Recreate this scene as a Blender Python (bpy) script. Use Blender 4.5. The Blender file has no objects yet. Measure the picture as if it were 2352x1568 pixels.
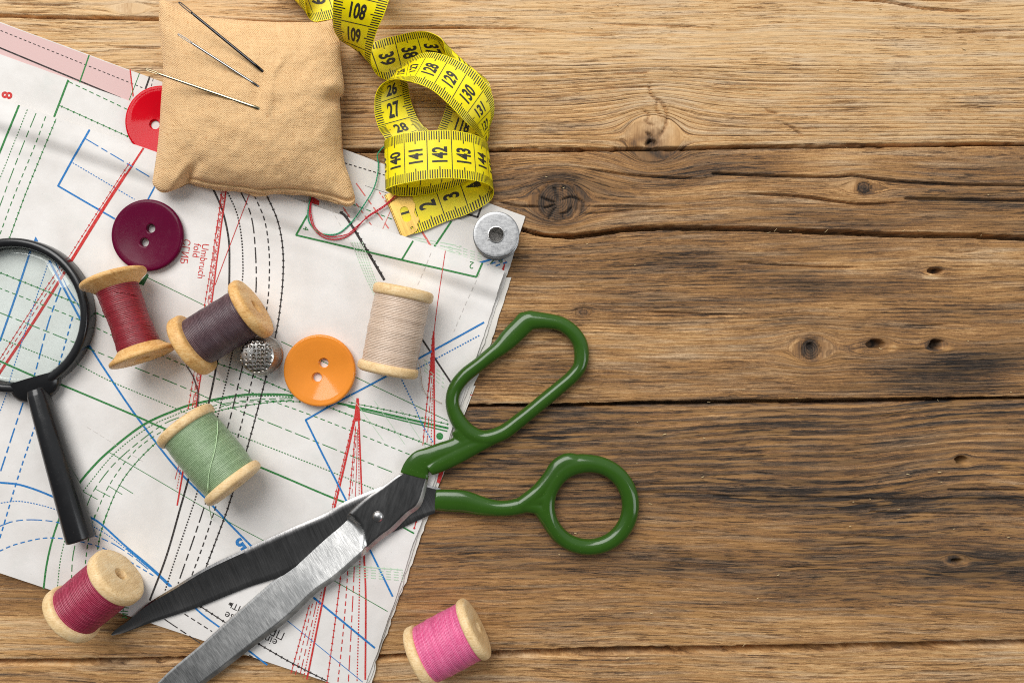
import bpy, bmesh, math, random
import numpy as np
from mathutils import Vector, Matrix

# ------------------------------------------------------------------ camera, light
# 1 px of layout = 0.2 mm; layout frame 2352 x 1568, camera straight above its middle
S = 0.0002
CX, CY, H = 1176.0, 784.0, 1829.0
scene = bpy.context.scene
col = scene.collection
cd = bpy.data.cameras.new("camera"); cam = bpy.data.objects.new("camera", cd); col.objects.link(cam)
cd.sensor_width = 36; cd.lens = 28.0; cd.clip_start = 0.01; cd.clip_end = 50
cam.location = (0, 0, H * S)
scene.camera = cam
w = bpy.data.worlds.new("World"); scene.world = w; w.use_nodes = True
# added gradient: brighter past the table's top, dimmer below so the steel reflects dark
_t = w.node_tree
_tc = _t.nodes.new('ShaderNodeTexCoord'); _sx = _t.nodes.new('ShaderNodeSeparateXYZ'); _mr = _t.nodes.new('ShaderNodeMapRange')
_mr.interpolation_type = 'SMOOTHSTEP'
_t.links.new(_tc.outputs['Generated'], _sx.inputs[0]); _t.links.new(_sx.outputs['Y'], _mr.inputs['Value'])
for _k, _v in (('From Min', -0.26), ('From Max', 0.36), ('To Min', 0.06), ('To Max', 0.50)): _mr.inputs[_k].default_value = _v
_bg = _t.nodes["Background"]; _bg.inputs[0].default_value = (0.93, 0.97, 1.0, 1)
_t.links.new(_mr.outputs[0], _bg.inputs[1])


def area(name, loc, target, sx, sy, power, color):
    ld = bpy.data.lights.new(name, 'AREA'); ld.shape = 'RECTANGLE'; ld.size = sx; ld.size_y = sy
    ld.energy = power; ld.color = color
    o = bpy.data.objects.new(name, ld); col.objects.link(o); o.location = loc
    o.rotation_euler = (Vector(target) - Vector(loc)).to_track_quat('-Z', 'Y').to_euler()
    return o


area("key_softbox", (-0.42, 0.80, 1.08), (0, 0, 0), 1.05, 0.95, 20.5, (1.0, 0.985, 0.962))
area("fill_softbox", (1.1, -0.25, 1.0), (0.05, 0, 0), 0.5, 0.8, 4.5, (0.95, 0.98, 1.0))
scene.view_settings.view_transform = 'Standard'
scene.view_settings.look = 'None'
scene.view_settings.gamma = 1
scene.view_settings.exposure = 0.0
scene.render.engine = 'CYCLES'
scene.cycles.use_denoising = False
scene.cycles.max_bounces = 8
scene.cycles.pixel_filter_type = 'BLACKMAN_HARRIS'
scene.cycles.filter_width = 1.05

rng = np.random.default_rng(7)
random.seed(7)


# ------------------------------------------------------------------ helpers
def W(X, Y, z):
    """point seen at layout position X, Y when it stands z above the table -> px world (y down)"""
    k = (H - z) / H
    return (CX + (X - CX) * k, CY + (Y - CY) * k, z)


def B(p):
    return ((p[0] - CX) * S, -(p[1] - CY) * S, p[2] * S)


def Bn(a):
    a = np.asarray(a, float)
    return np.stack([(a[:, 0] - CX) * S, -(a[:, 1] - CY) * S, a[:, 2] * S], 1)


def Wn(X, Y, Z):
    k = (H - Z) / H
    return np.stack([CX + (X - CX) * k, CY + (Y - CY) * k, Z], -1)


def lin(r, g, b):
    f = lambda c: (c / 255 / 12.92) if c / 255 <= 0.04045 else ((c / 255 + 0.055) / 1.055) ** 2.4
    return (f(r), f(g), f(b), 1)


TAB = np.random.default_rng(3).random((256, 256))


def vn(x, y, s=0):
    x = np.asarray(x, float) + s * 17.3; y = np.asarray(y, float) + s * 9.7
    xi = np.floor(x).astype(int); yi = np.floor(y).astype(int)
    fx = x - xi; fy = y - yi
    fx = fx * fx * (3 - 2 * fx); fy = fy * fy * (3 - 2 * fy)
    g = lambda a, b: TAB[a % 256, b % 256]
    return (g(xi, yi) * (1 - fx) + g(xi + 1, yi) * fx) * (1 - fy) + (g(xi, yi + 1) * (1 - fx) + g(xi + 1, yi + 1) * fx) * fy


def fbm(x, y, s=0, o=3):
    t = 0; a = 0.5; n = 0
    for k in range(o):
        t = t + a * vn(np.asarray(x) * 2 ** k, np.asarray(y) * 2 ** k, s + k * 5); n += a; a *= 0.5
    return t / n


def sst(a, b, x):
    t = np.clip((np.asarray(x, float) - a) / (b - a), 0, 1)
    return t * t * (3 - 2 * t)


def tag(o, label=None, cat=None, group=None, kind=None):
    if label: o['label'] = label
    if cat: o['category'] = cat
    if group: o['group'] = group
    if kind: o['kind'] = kind
    return o


def thing(name, at, label, cat, group=None):
    o = bpy.data.objects.new(name, None); col.objects.link(o)
    o.location = B(at); o.empty_display_size = 0.01
    return tag(o, label, cat, group)


def mesh_obj(name, verts, faces, mats, parent=None, smooth=True, midx=None, px=True, recalc=False, at=None):
    """verts in px world unless px is False; one mesh object"""
    v = Bn(verts) if px else np.asarray(verts, float)
    o_loc = np.zeros(3)
    if parent is not None: o_loc = np.array(parent_loc(parent))
    elif at is not None: o_loc = np.array(B(at))
    v = v - o_loc
    me = bpy.data.meshes.new(name)
    me.from_pydata(v.tolist(), [], [list(f) for f in faces])
    if not isinstance(mats, (list, tuple)): mats = [mats]
    for m in mats: me.materials.append(m)
    if midx is not None: me.polygons.foreach_set('material_index', midx)
    if recalc:
        bm = bmesh.new(); bm.from_mesh(me); bmesh.ops.recalc_face_normals(bm, faces=bm.faces); bm.to_mesh(me); bm.free()
    if smooth: me.polygons.foreach_set('use_smooth', [True] * len(me.polygons))
    me.update()
    o = bpy.data.objects.new(name, me); col.objects.link(o)
    if parent is not None: o.parent = parent
    elif at is not None: o.location = B(at)
    return o


def parent_loc(p):
    l = Vector(p.location)
    while p.parent: p = p.parent; l = l + Vector(p.location)
    return l


def sharp(o, deg=35):
    me = o.data
    bm = bmesh.new(); bm.from_mesh(me)
    for e in bm.edges:
        if len(e.link_faces) == 2 and e.calc_face_angle(0) > math.radians(deg): e.smooth = False
    bm.to_mesh(me); bm.free()
    return o


def attr(o, name, vals, typ='FLOAT'):
    a = o.data.attributes.new(name, typ, 'POINT')
    vals = np.asarray(vals, np.float32)
    if typ == 'FLOAT': a.data.foreach_set('value', vals.ravel())
    elif typ == 'FLOAT_VECTOR': a.data.foreach_set('vector', vals.ravel())
    else: a.data.foreach_set('color', vals.ravel())


def catmull(pts, step=6.0):
    pts = np.asarray(pts, float)
    if len(pts) == 2:
        n = max(2, int(np.linalg.norm(pts[1] - pts[0]) / step) + 1)
        return pts[0] + (pts[1] - pts[0]) * np.linspace(0, 1, n)[:, None]
    P = np.vstack([2 * pts[0] - pts[1], pts, 2 * pts[-1] - pts[-2]])
    out = []
    for i in range(1, len(P) - 2):
        n = max(2, int(np.linalg.norm(P[i + 1] - P[i]) / step) + 1)
        t = np.linspace(0, 1, n, endpoint=False)[:, None]
        a, b, c, d = P[i - 1], P[i], P[i + 1], P[i + 2]
        out.append(0.5 * ((2 * b) + (-a + c) * t + (2 * a - 5 * b + 4 * c - d) * t ** 2 + (-a + 3 * b - 3 * c + d) * t ** 3))
    out.append(P[-2][None])
    return np.vstack(out)


def tube(path, rad, seg=8, rz=None, cap=True):
    """sweep; path (n,3) px world, rad scalar or (n,); rz optional limit of the vertical radius"""
    path = np.asarray(path, float); n = len(path)
    rad = np.broadcast_to(np.asarray(rad, float), (n,))
    t = np.gradient(path, axis=0); t /= np.linalg.norm(t, axis=1)[:, None] + 1e-9
    up = np.array([0, 0, 1.0])
    V = []; F = []
    for i in range(n):
        s = np.cross(t[i], up)
        if np.linalg.norm(s) < 1e-3: s = np.array([1.0, 0, 0])
        s /= np.linalg.norm(s); u = np.cross(s, t[i])
        for k in range(seg):
            a = 2 * math.pi * k / seg
            r2 = rad[i] if rz is None else min(rad[i], rz[i] if hasattr(rz, '__len__') else rz)
            V.append(path[i] + s * math.cos(a) * rad[i] + u * math.sin(a) * r2)
    for i in range(n - 1):
        for k in range(seg):
            F.append((i * seg + k, i * seg + (k + 1) % seg, (i + 1) * seg + (k + 1) % seg, (i + 1) * seg + k))
    if cap:
        F.append(tuple(range(seg - 1, -1, -1))); F.append(tuple((n - 1) * seg + k for k in range(seg)))
    return V, F


def lathe(prof, c0, ax, seg=64, closed=False):
    """revolve (t, r) about ax through c0 (px world)"""
    ax = np.asarray(ax, float) / np.linalg.norm(ax)
    h = np.array([0, 0, 1.0]) if abs(ax[2]) < .9 else np.array([1.0, 0, 0])
    e1 = np.cross(ax, h); e1 /= np.linalg.norm(e1); e2 = np.cross(ax, e1)
    V = []; F = []; n = len(prof)
    for (t, r) in prof:
        for k in range(seg):
            a = 2 * math.pi * k / seg
            V.append(np.asarray(c0) + ax * t + (e1 * math.cos(a) + e2 * math.sin(a)) * r)
    m = n if closed else n - 1
    for i in range(m):
        j = (i + 1) % n
        for k in range(seg):
            F.append((i * seg + k, i * seg + (k + 1) % seg, j * seg + (k + 1) % seg, j * seg + k))
    return V, F


def merge(*parts):
    V = []; F = []
    for v, f in parts:
        o = len(V); V += list(v); F += [tuple(i + o for i in q) for q in f]
    return V, F


# ------------------------------------------------------------------ materials
class M:
    def __init__(s, name):
        s.m = bpy.data.materials.new(name); s.m.use_nodes = True
        s.t = s.m.node_tree; s.b = s.t.nodes['Principled BSDF']

    def n(s, typ, ins=None, **props):
        x = s.t.nodes.new('ShaderNode' + typ)
        for k, v in props.items(): setattr(x, k, v)
        for k, v in (ins or {}).items():
            if hasattr(v, 'is_output') or isinstance(v, bpy.types.NodeSocket): s.t.links.new(v, x.inputs[k])
            else: x.inputs[k].default_value = v
        return x

    def math(s, op, a, b=0.0, clamp=False):
        return s.n('Math', {0: a, 1: b}, operation=op, use_clamp=clamp).outputs[0]

    def ma(s, a, b, c):
        return s.n('Math', {0: a, 1: b, 2: c}, operation='MULTIPLY_ADD').outputs[0]

    def noise(s, vec, scale=1.0, detail=2.0, rough=0.5):
        return s.n('TexNoise', {'Vector': vec, 'Scale': scale, 'Detail': detail, 'Roughness': rough}).outputs[0]

    def map(s, vec, scale, loc=(0, 0, 0)):
        return s.n('Mapping', {'Vector': vec, 'Scale': scale, 'Location': loc}).outputs[0]

    def ramp(s, fac, stops, interp='LINEAR'):
        r = s.n('ValToRGB', {'Fac': fac}); cr = r.color_ramp; cr.interpolation = interp
        while len(cr.elements) < len(stops): cr.elements.new(0.5)
        for e, (p, c) in zip(cr.elements, stops):
            e.position = p; e.color = c if hasattr(c, '__len__') else (c, c, c, 1)
        return r.outputs[0]

    def mix(s, fac, a, b, mode='MIX'):
        x = s.n('Mix', data_type='RGBA', blend_type=mode)
        for k, v in ((0, fac), (6, a), (7, b)):
            if isinstance(v, bpy.types.NodeSocket): s.t.links.new(v, x.inputs[k])
            else: x.inputs[k].default_value = v
        return x.outputs[2]

    def attr(s, name, out='Fac'):
        return s.n('Attribute', attribute_name=name).outputs[out]

    def obj(s):
        return s.n('TexCoord').outputs['Object']

    def set(s, **k):
        for key, v in k.items():
            key = key.replace('_', ' ')
            if isinstance(v, bpy.types.NodeSocket): s.t.links.new(v, s.b.inputs[key])
            else: s.b.inputs[key].default_value = v
        return s

    def bump(s, h, strength=0.5, dist=0.0004):
        b = s.n('Bump', {'Height': h, 'Strength': strength, 'Distance': dist})
        s.t.links.new(b.outputs[0], s.b.inputs['Normal'])
        return s


def plain(name, c, rough=0.5, metal=0.0, var=0.12, nscale=300, bump=0.0, spec=0.5, coat=0.0):
    m = M(name); o = m.obj()
    f = m.noise(o, nscale, 3)
    lo = tuple(x * (1 - var) for x in c[:3]) + (1,); hi = tuple(min(1, x * (1 + var)) for x in c[:3]) + (1,)
    m.set(Base_Color=m.ramp(f, [(0.3, lo), (0.7, hi)]), Metallic=metal, Specular_IOR_Level=spec, Coat_Weight=coat)
    m.set(Roughness=m.ramp(m.noise(o, nscale * 2.3, 2), [(0.3, max(0.02, rough * 0.85)), (0.7, min(1, rough * 1.15))]))
    if bump: m.bump(m.noise(o, nscale * 6, 2), bump, 0.0001)
    return m.m


def m_table():
    m = M("weathered_wood")
    g = m.attr('grain', 'Vector'); ring = m.attr('ring'); tone = m.attr('tone', 'Color')
    sep = m.n('SeparateColor', {0: tone}).outputs
    dk, org, rs = sep[0], sep[1], sep[2]
    wob = m.noise(m.map(g, (0.5, 3.0, 1)), 1, 2)
    ph = m.ma(m.math('SUBTRACT', wob, 0.5), 0.5, ring)
    ph = m.ma(m.math('SUBTRACT', m.noise(m.map(g, (6.0, 30.0, 1)), 1, 2), 0.5), 0.14, ph)
    fr = m.math('FRACT', ph)
    rid = m.math('FLOOR', ph)
    rnd = m.n('TexWhiteNoise', {'W': rid}, noise_dimensions='1D').outputs[0]
    thin = m.ramp(fr, [(0.0, 1.0), (0.06, 0.45), (0.16, 0.0), (0.5, 0.0), (0.8, 0.28), (0.93, 1.0)])
    saw = m.ramp(fr, [(0.0, 1.0), (0.10, 0.95), (0.40, 0.62), (0.62, 0.22), (0.80, 0.0), (0.95, -0.25), (0.985, 0.0)])
    line = m.n('Mix', {0: m.attr('tone', 'Alpha'), 2: thin, 3: saw}, data_type='FLOAT').outputs[0]
    line = m.math('MULTIPLY', line, m.ma(rnd, 0.7, 0.5))
    pat = m.noise(m.map(g, (0.35, 1.6, 1), (1, 2, 0)), 1, 5, 0.65)
    brk = m.ramp(m.noise(m.map(g, (0.9, 8.0, 1), (2, 9, 0)), 1, 3), [(0.34, 0.65), (0.6, 1.0)])
    line = m.math('MULTIPLY', m.math('MULTIPLY', line, rs), brk)
    fib = m.noise(m.map(g, (3.2, 52.0, 1)), 1, 4, 0.7)
    fib2 = m.noise(m.map(g, (0.6, 17.0, 1), (3, 5, 0)), 1, 6, 0.7)
    grit = m.noise(m.map(g, (34.0, 44.0, 1), (3, 5, 0)), 1, 2, 0.6)
    chk = m.ramp(m.noise(m.map(g, (1.0, 20.0, 1), (8, 1, 0)), 1, 4, 0.58), [(0.595, 0.0), (0.625, 1.0)])
    chk2 = m.ramp(m.noise(m.map(g, (2.6, 38.0, 1), (5, 11, 0)), 1, 2, 0.5), [(0.62, 0.0), (0.66, 1.0)])
    chk = m.math('MULTIPLY', m.math('MAXIMUM', chk, m.math('MULTIPLY', chk2, 0.8)), m.ramp(pat, [(0.36, 0.25), (0.6, 1.0)]))
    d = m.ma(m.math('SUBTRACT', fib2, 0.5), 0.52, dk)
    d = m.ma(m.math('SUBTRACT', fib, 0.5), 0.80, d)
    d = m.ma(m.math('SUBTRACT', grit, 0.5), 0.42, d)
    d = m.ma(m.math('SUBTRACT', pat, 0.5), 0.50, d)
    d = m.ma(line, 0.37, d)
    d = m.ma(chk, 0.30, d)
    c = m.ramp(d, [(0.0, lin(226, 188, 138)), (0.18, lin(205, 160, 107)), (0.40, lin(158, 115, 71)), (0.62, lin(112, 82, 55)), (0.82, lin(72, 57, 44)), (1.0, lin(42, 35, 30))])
    grey = m.ramp(m.noise(m.map(g, (0.5, 9.0, 1), (4, 4, 0)), 1, 3), [(0.46, 0.0), (0.66, 0.6)])
    c = m.mix(grey, c, m.ramp(d, [(0.0, lin(220, 196, 164)), (0.4, lin(152, 127, 100)), (0.8, lin(78, 66, 56)), (1.0, lin(42, 36, 33))]))
    om = m.ramp(m.noise(m.map(g, (0.7, 11.0, 1), (9, 7, 0)), 1, 3), [(0.50, 0.0), (0.58, 1.0)])
    om = m.math('MULTIPLY', om, m.math('MULTIPLY', org, 0.62), True)
    c = m.mix(om, c, m.ramp(m.ma(chk, -0.3, fib), [(0.22, lin(112, 78, 44)), (0.5, lin(184, 136, 80)), (0.8, lin(212, 164, 104))]))
    m.set(Base_Color=c, Roughness=m.ramp(fib2, [(0.3, 0.62), (0.7, 0.8)]), Specular_IOR_Level=0.32)
    h = m.ma(fib2, 0.8, m.ma(grit, 0.25, m.math('MULTIPLY', fib, 0.9)))
    h = m.ma(line, -1.1, h); h = m.ma(chk, -0.9, h)
    m.bump(h, 0.8, 0.00028)
    return m.m


def m_paper(tint=(1, 1, 1), sd=0):
    m = M("pattern_paper"); o = m.obj()
    c1 = lin(222, 217, 212); c2 = lin(234, 230, 226)
    base = m.ramp(m.noise(o, 45, 4, 0.6), [(0.35, c1), (0.65, c2)])
    speck = m.ramp(m.noise(o, 1100, 2), [(0.70, 0.0), (0.78, 0.30)])
    base = m.mix(speck, base, lin(150, 140, 128))
    ghost = m.ramp(m.noise(m.map(o, (60, 60, 60), (sd, 3, 0)), 1, 5, 0.7), [(0.56, 0.0), (0.8, 0.16)])
    base = m.mix(ghost, base, lin(170, 200, 190))
    base = m.mix(1.0, base, tint + (1,), 'MULTIPLY')
    m.set(Base_Color=base, Roughness=0.75, Specular_IOR_Level=0.25)
    m.bump(m.noise(o, 500, 4, 0.65), 0.22, 0.00025)
    return m.m


def m_ink(name, c):
    m = M(name); o = m.obj()
    f = m.ramp(m.noise(o, 2600, 2), [(0.45, 0.0), (0.85, 0.25)])
    m.set(Base_Color=m.mix(f, c, lin(228, 222, 216)), Roughness=0.75, Specular_IOR_Level=0.2)
    return m.m


def m_burlap():
    m = M("woven_burlap"); v = m.attr('weave', 'Vector')
    wob = m.noise(m.map(v, (0.03, 0.03, 0)), 1, 2)
    sx = m.n('SeparateXYZ', {0: v}).outputs
    px = m.ma(wob, 9.0, sx[0]); py = m.ma(wob, -7.0, sx[1])
    k = 2 * math.pi / 5.0
    a = m.math('SINE', m.math('MULTIPLY', px, k)); b = m.math('SINE', m.math('MULTIPLY', py, k))
    wv = m.ma(m.math('MULTIPLY', a, b), 0.25, 0.5)
    sl = m.noise(m.map(v, (0.02, 0.30, 0)), 1, 3)
    sl2 = m.noise(m.map(v, (0.30, 0.02, 0), (5, 5, 0)), 1, 3)
    blot = m.noise(m.map(v, (0.02, 0.02, 0), (2, 8, 0)), 1, 4, 0.65)
    fine = m.noise(m.map(v, (0.45, 0.45, 0)), 1, 2)
    f = m.ma(wv, 0.75, m.ma(sl, 0.30, m.ma(sl2, 0.22, m.ma(fine, 0.65, m.math('MULTIPLY', blot, 0.2)))))
    f = m.math('SUBTRACT', f, 0.10)
    c = m.ramp(f, [(0.56, lin(146, 98, 52)), (0.80, lin(210, 161, 108)), (0.98, lin(238, 199, 148))])
    sp = m.ramp(m.noise(m.map(v, (0.10, 0.12, 0), (9, 3, 0)), 1, 3), [(0.62, 0.0), (0.75, 0.55)])
    c = m.mix(sp, c, lin(196, 134, 78))
    m.set(Base_Color=c, Roughness=0.9, Specular_IOR_Level=0.15, Sheen_Weight=0.15)
    m.bump(m.ma(wv, 1.0, m.ma(fine, 0.8, m.math('MULTIPLY', sl, 0.6))), 0.9, 0.0004)
    return m.m


def m_thread(name, c, hi, period=3.0, fuzz=0.3):
    m = M(name); t = m.attr('axial'); o = m.obj()
    ang = m.attr('around')
    cv = m.n('CombineXYZ', {0: t, 1: ang, 2: 0.0}).outputs[0]
    wob = m.noise(m.map(cv, (0.05, 0.9, 0)), 1, 2)
    ph = m.ma(wob, 6.0, t)
    s = m.math('SINE', m.math('MULTIPLY', ph, 2 * math.pi / period))
    st = m.noise(m.map(cv, (0.45, 0.22, 0)), 1, 3, 0.6)
    fz = m.noise(o, 1500, 2)
    f = m.ma(s, 0.09, m.ma(st, 0.42, m.math('MULTIPLY', fz, fuzz * 1.2)))
    dark = tuple(x * 0.55 for x in c[:3]) + (1,)
    m.set(Base_Color=m.ramp(f, [(0.16, dark), (0.36, c), (0.62, hi)]), Roughness=0.40, Specular_IOR_Level=0.6, Sheen_Weight=0.25)
    m.set(Sheen_Tint=hi, Sheen_Roughness=0.4)
    m.bump(m.ma(s, 0.5, m.ma(st, 0.7, m.math('MULTIPLY', fz, 0.6))), 0.7, 0.00018)
    return m.m


def m_birch(name, c1, c2, c3):
    m = M(name); o = m.obj()
    f = m.noise(m.map(o, (260, 260, 60)), 1, 4, 0.6)
    g = m.noise(m.map(o, (1300, 1300, 160)), 1, 3, 0.6)
    blot = m.noise(o, 90, 3)
    g2 = m.noise(m.map(o, (190, 2200, 2200), (1, 2, 3)), 1, 3, 0.6)
    x = m.ma(f, 0.35, m.ma(g, 0.35, m.ma(g2, 0.35, m.math('MULTIPLY', blot, 0.3))))
    m.set(Base_Color=m.ramp(x, [(0.50, c1), (0.66, c2), (0.82, c3)]), Roughness=0.48, Specular_IOR_Level=0.4)
    m.bump(m.ma(g2, .7, g), 0.5, 0.00025)
    return m.m


def m_metal(name, c, rough, scr=(40, 900, 40), rot=0.0, strength=0.25, aniso=0.0, dirt=0.0):
    m = M(name); o = m.obj()
    rm = m.n('Mapping', {'Vector': o, 'Rotation': (0, 0, rot)}).outputs[0]
    sc = m.noise(m.map(rm, scr), 1, 4, 0.7)
    bl = m.noise(o, 120, 3)
    hi = tuple(min(1, x * 1.15) for x in c[:3]) + (1,); lo = tuple(x * (0.82 - dirt) for x in c[:3]) + (1,)
    m.set(Base_Color=m.ramp(sc, [(0.3, lo), (0.7, hi)]), Metallic=1.0)
    m.set(Roughness=m.ramp(m.ma(sc, 0.6, m.math('MULTIPLY', bl, 0.5)), [(0.3, rough * 0.75), (0.8, rough * 1.3)]))
    m.bump(sc, strength, 0.00006)
    return m.m


def m_glass():
    m = M("lens_glass"); t = m.t
    fa = m.n('LayerWeight', {'Blend': 0.5}).outputs['Facing']
    fr = m.ma(m.math('POWER', fa, 5.0), 0.9, 0.04)
    tr = m.n('BsdfTransparent', {'Color': (0.972, 0.997, 0.993, 1)})
    gl = m.n('BsdfGlossy', {'Roughness': 0.0, 'Color': (0.95, 1, 0.98, 1)})
    mx = m.n('MixShader', {0: m.math('MULTIPLY', fr, 1.0), 1: tr.outputs[0], 2: gl.outputs[0]})
    t.links.new(mx.outputs[0], t.nodes['Material Output'].inputs['Surface'])
    return m.m


def m_plastic(name, c, rough=0.25, spk=0.0, spc=None, sub=0.0, nsc=900, wave=0.0, spec=0.5):
    m = M(name); o = m.obj()
    base = m.ramp(m.noise(o, 60, 3), [(0.3, tuple(x * 0.92 for x in c[:3]) + (1,)), (0.7, tuple(min(1, x * 1.06) for x in c[:3]) + (1,))])
    if spk:
        base = m.mix(m.ramp(m.noise(o, nsc, 1), [(0.70, 0.0), (0.80, spk)]), base, spc)
    m.set(Base_Color=base, Roughness=m.ramp(m.noise(o, 170, 6, 0.7), [(0.35, rough * 0.8), (0.58, rough * 1.2), (0.75, rough * 2.2)]), Specular_IOR_Level=spec)
    if sub: m.set(Subsurface_Weight=sub, Subsurface_Radius=(0.002, 0.001, 0.0006))
    if wave: m.bump(m.noise(o, 220, 3), wave, 0.0002)
    return m.m


# ------------------------------------------------------------------ tabletop
def poly_y(x, pts):
    p = np.asarray(pts, float)
    return np.interp(x, p[:, 0], p[:, 1])


def build_table():
    xs = np.concatenate([np.arange(-1500, -60, 12.0), np.arange(-60, 2412, 4.0), np.arange(2412, 3900, 12.0)])
    ys = np.concatenate([np.arange(-1100, -60, 6.0), np.arange(-60, 1630, 2.0), np.arange(1630, 2700, 6.0)])
    X, Y = np.meshgrid(xs, ys)
    jag = (fbm(X / 25, Y * 0, 3) - .5) * 3.5
    gaps = [  # centre line, half width
        ([(-260, 346), (820, 346), (1130, 345), (1480, 343), (1700, 338), (2352, 330), (2612, 327)], [(-260, 3.5), (1700, 3.5), (2612, 3)]),
        ([(-260, 520), (1000, 522), (1107, 520), (1198, 527), (1252, 540), (1314, 543), (1360, 538), (1427, 528), (1534, 523), (1602, 524), (1722, 526), (1935, 534), (2043, 539), (2204, 541), (2352, 546), (2612, 550)],
         [(-260, 4), (1198, 3.5), (1314, 5.5), (1600, 5), (2352, 5.5)]),
        ([(-260, 934), (1148, 931), (1319, 930), (1465, 926), (1722, 922), (1935, 921), (2123, 917), (2352, 913), (2612, 911)], [(-260, 3), (1148, 3), (1465, 4), (1935, 4.5), (2352, 2.6)]),
        ([(-260, 1522), (0, 1520), (174, 1520), (402, 1515), (870, 1510), (1134, 1502), (1360, 1495), (1494, 1493), (1723, 1490), (1989, 1484), (2352, 1476), (2612, 1472)], [(-260, 5.5), (402, 6), (1134, 6.5), (1400, 8), (1720, 7), (2352, 6.5)]),
    ]
    Z = np.zeros_like(X)
    plank = np.zeros_like(X)
    for c, hw in gaps:
        yc = poly_y(X, c) + jag * 0.6; h = poly_y(X, hw) + (vn(X / 18, X * 0, 9) - .5) * 1.6
        d = np.abs(Y - yc)
        Z -= 46 * (1 - sst(h - 1.6, h + 1.2, d)) + 1.6 * np.exp(-np.clip(d - h, 0, None) / 3.0)
        plank += (Y > yc)
    # levels of the boards
    Z += np.choose(plank.astype(int), [0.0, -1.2, 0.2, -0.8, -2.2])
    # knots: centre, core radius, x stretch
    knots = [(1283, 462, 44, 1.5), (1985, 430, 17, 2.6), (1500, 318, 52, 1.2), (1863, 800, 30, 1.6), (2015, 795, 16, 2.0), (2150, 793, 13, 2.0),
             (2143, 624, 9, 2.5), (2210, 1055, 11, 1.8), (2195, 1286, 12, 2.4), (1340, 717, 9, 2.2), (300, 20, 12, 3), (1570, 1620, 30, 2), (1985, 800, 10, 3)]
    V = Y + (fbm(X / 700, Y / 240, 1, 3) - .5) * 34 + (fbm(X / 170, Y / 60, 2, 2) - .5) * 4.5
    V += plank * 137.0
    inn = np.zeros_like(X); kr = np.ones_like(X) * 9
    for (kx, ky, r, st) in knots:
        dx = (X - kx) / st; dy = Y - ky; q = dx * dx + dy * dy + 1e-6
        V -= dy * np.minimum(r * r / q, 1.0) * np.exp(-q / (5 * r) ** 2)
        kr = np.minimum(kr, np.sqrt(q) / r)
    # cathedral sweep on second and fourth boards, right half
    V += np.where(plank == 1, -16 * sst(1500, 2352, X) * np.sin((Y - 340) / 185 * math.pi), 0)
    V += np.where(plank == 3, 26 * sst(1930, 2280, X) * (1 - sst(1080, 1250, Y)) - 12 * sst(1950, 2350, X) * sst(1180, 1300, Y), 0)
    sp = np.choose(plank.astype(int), [10.0, 13.0, 9.5, 15.0, 16.0])
    sp = np.where((plank == 0) & (Y < 150), 22.0, sp)
    ring = V / np.choose(plank.astype(int), [9.5, 12.0, 8.5, 18.0, 15.0])
    # ---- tone
    base = np.choose(plank.astype(int), [0.02, 0.37, 0.37, 0.50, 0.16])
    dk = base + (fbm(X / 330, V / 46, 4, 4) - .5) * np.choose(plank.astype(int), [0.16, 0.62, 0.50, 0.45, 0.25])
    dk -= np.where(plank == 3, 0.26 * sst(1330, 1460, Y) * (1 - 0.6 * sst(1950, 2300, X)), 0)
    dk += np.where(plank == 0, 0.10 * sst(120, 330, Y), 0)
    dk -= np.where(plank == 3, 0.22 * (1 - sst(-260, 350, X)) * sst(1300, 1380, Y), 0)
    for (cx, cy, rx, ry, a) in [(1500, 690, 150, 40, .12), (1560, 600, 130, 26, .20), (1790, 640, 140, 45, .22), (2050, 655, 160, 22, .16), (2250, 830, 140, 40, .30),
                                (2150, 880, 160, 30, .28), (2080, 850, 120, 20, .10), (1285, 835, 60, 30, .22), (2290, 640, 120, 50, -.10), (1620, 800, 200, 60, -.06), (1950, 700, 200, 24, -.10),  # patch in the upper handle's loop paints its shading into the wood
                                (2200, 1150, 230, 26, .22), (1850, 1150, 170, 24, .20), (2250, 1300, 170, 60, .22), (2320, 1100, 60, 30, -.16), (1250, 1100, 60, 60, .10),
                                (1200, 1140, 110, 30, .14), (1950, 960, 400, 40, -.05), (2270, 170, 80, 22, .14), (2240, 78, 70, 14, .12), (1700, 60, 260, 40, -.05),
                                (470, 100, 70, 26, .16), (830, 250, 60, 70, .14), (640, 20, 70, 18, .14), (1490, 320, 46, 26, .30), (1460, 330, 20, 12, .3),  # patch right of the cushion paints its soft shadow into the wood
                                (1275, 1440, 150, 40, .02), (2050, 1230, 140, 26, .10), (2340, 380, 70, 30, .12), (1900, 480, 260, 14, .12), (2200, 450, 160, 16, .12)]:
        dk += a * np.exp(-((X - cx) / rx) ** 2 - ((Y - cy) / ry) ** 2)
    org = np.choose(plank.astype(int), [0.25, 0.35, 0.38, 0.62, 0.45]) * (0.5 + vn(X / 200, Y / 60, 6))
    org += 0.5 * np.exp(-((X - 2330) / 90) ** 2 - ((Y - 1095) / 40) ** 2)
    rs = np.choose(plank.astype(int), [1.5, 1.0, 0.9, 1.0, 1.35]) * (0.45 + 0.8 * fbm(X / 260, Y / 120, 8, 2))
    rs = np.where((plank == 0) & (Y < 150), rs * 0.35, rs)
    saww = np.choose(plank.astype(int), [0.0, 0.3, 0.15, 1.0, 0.5]); saww = np.where(plank == 3, saww * (1 - .6 * sst(1130, 1250, Y)), saww)
    rs = np.where(plank == 3, rs * (1.15 - .5 * sst(1110, 1200, Y) + .35 * sst(1330, 1420, Y)), rs)
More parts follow.
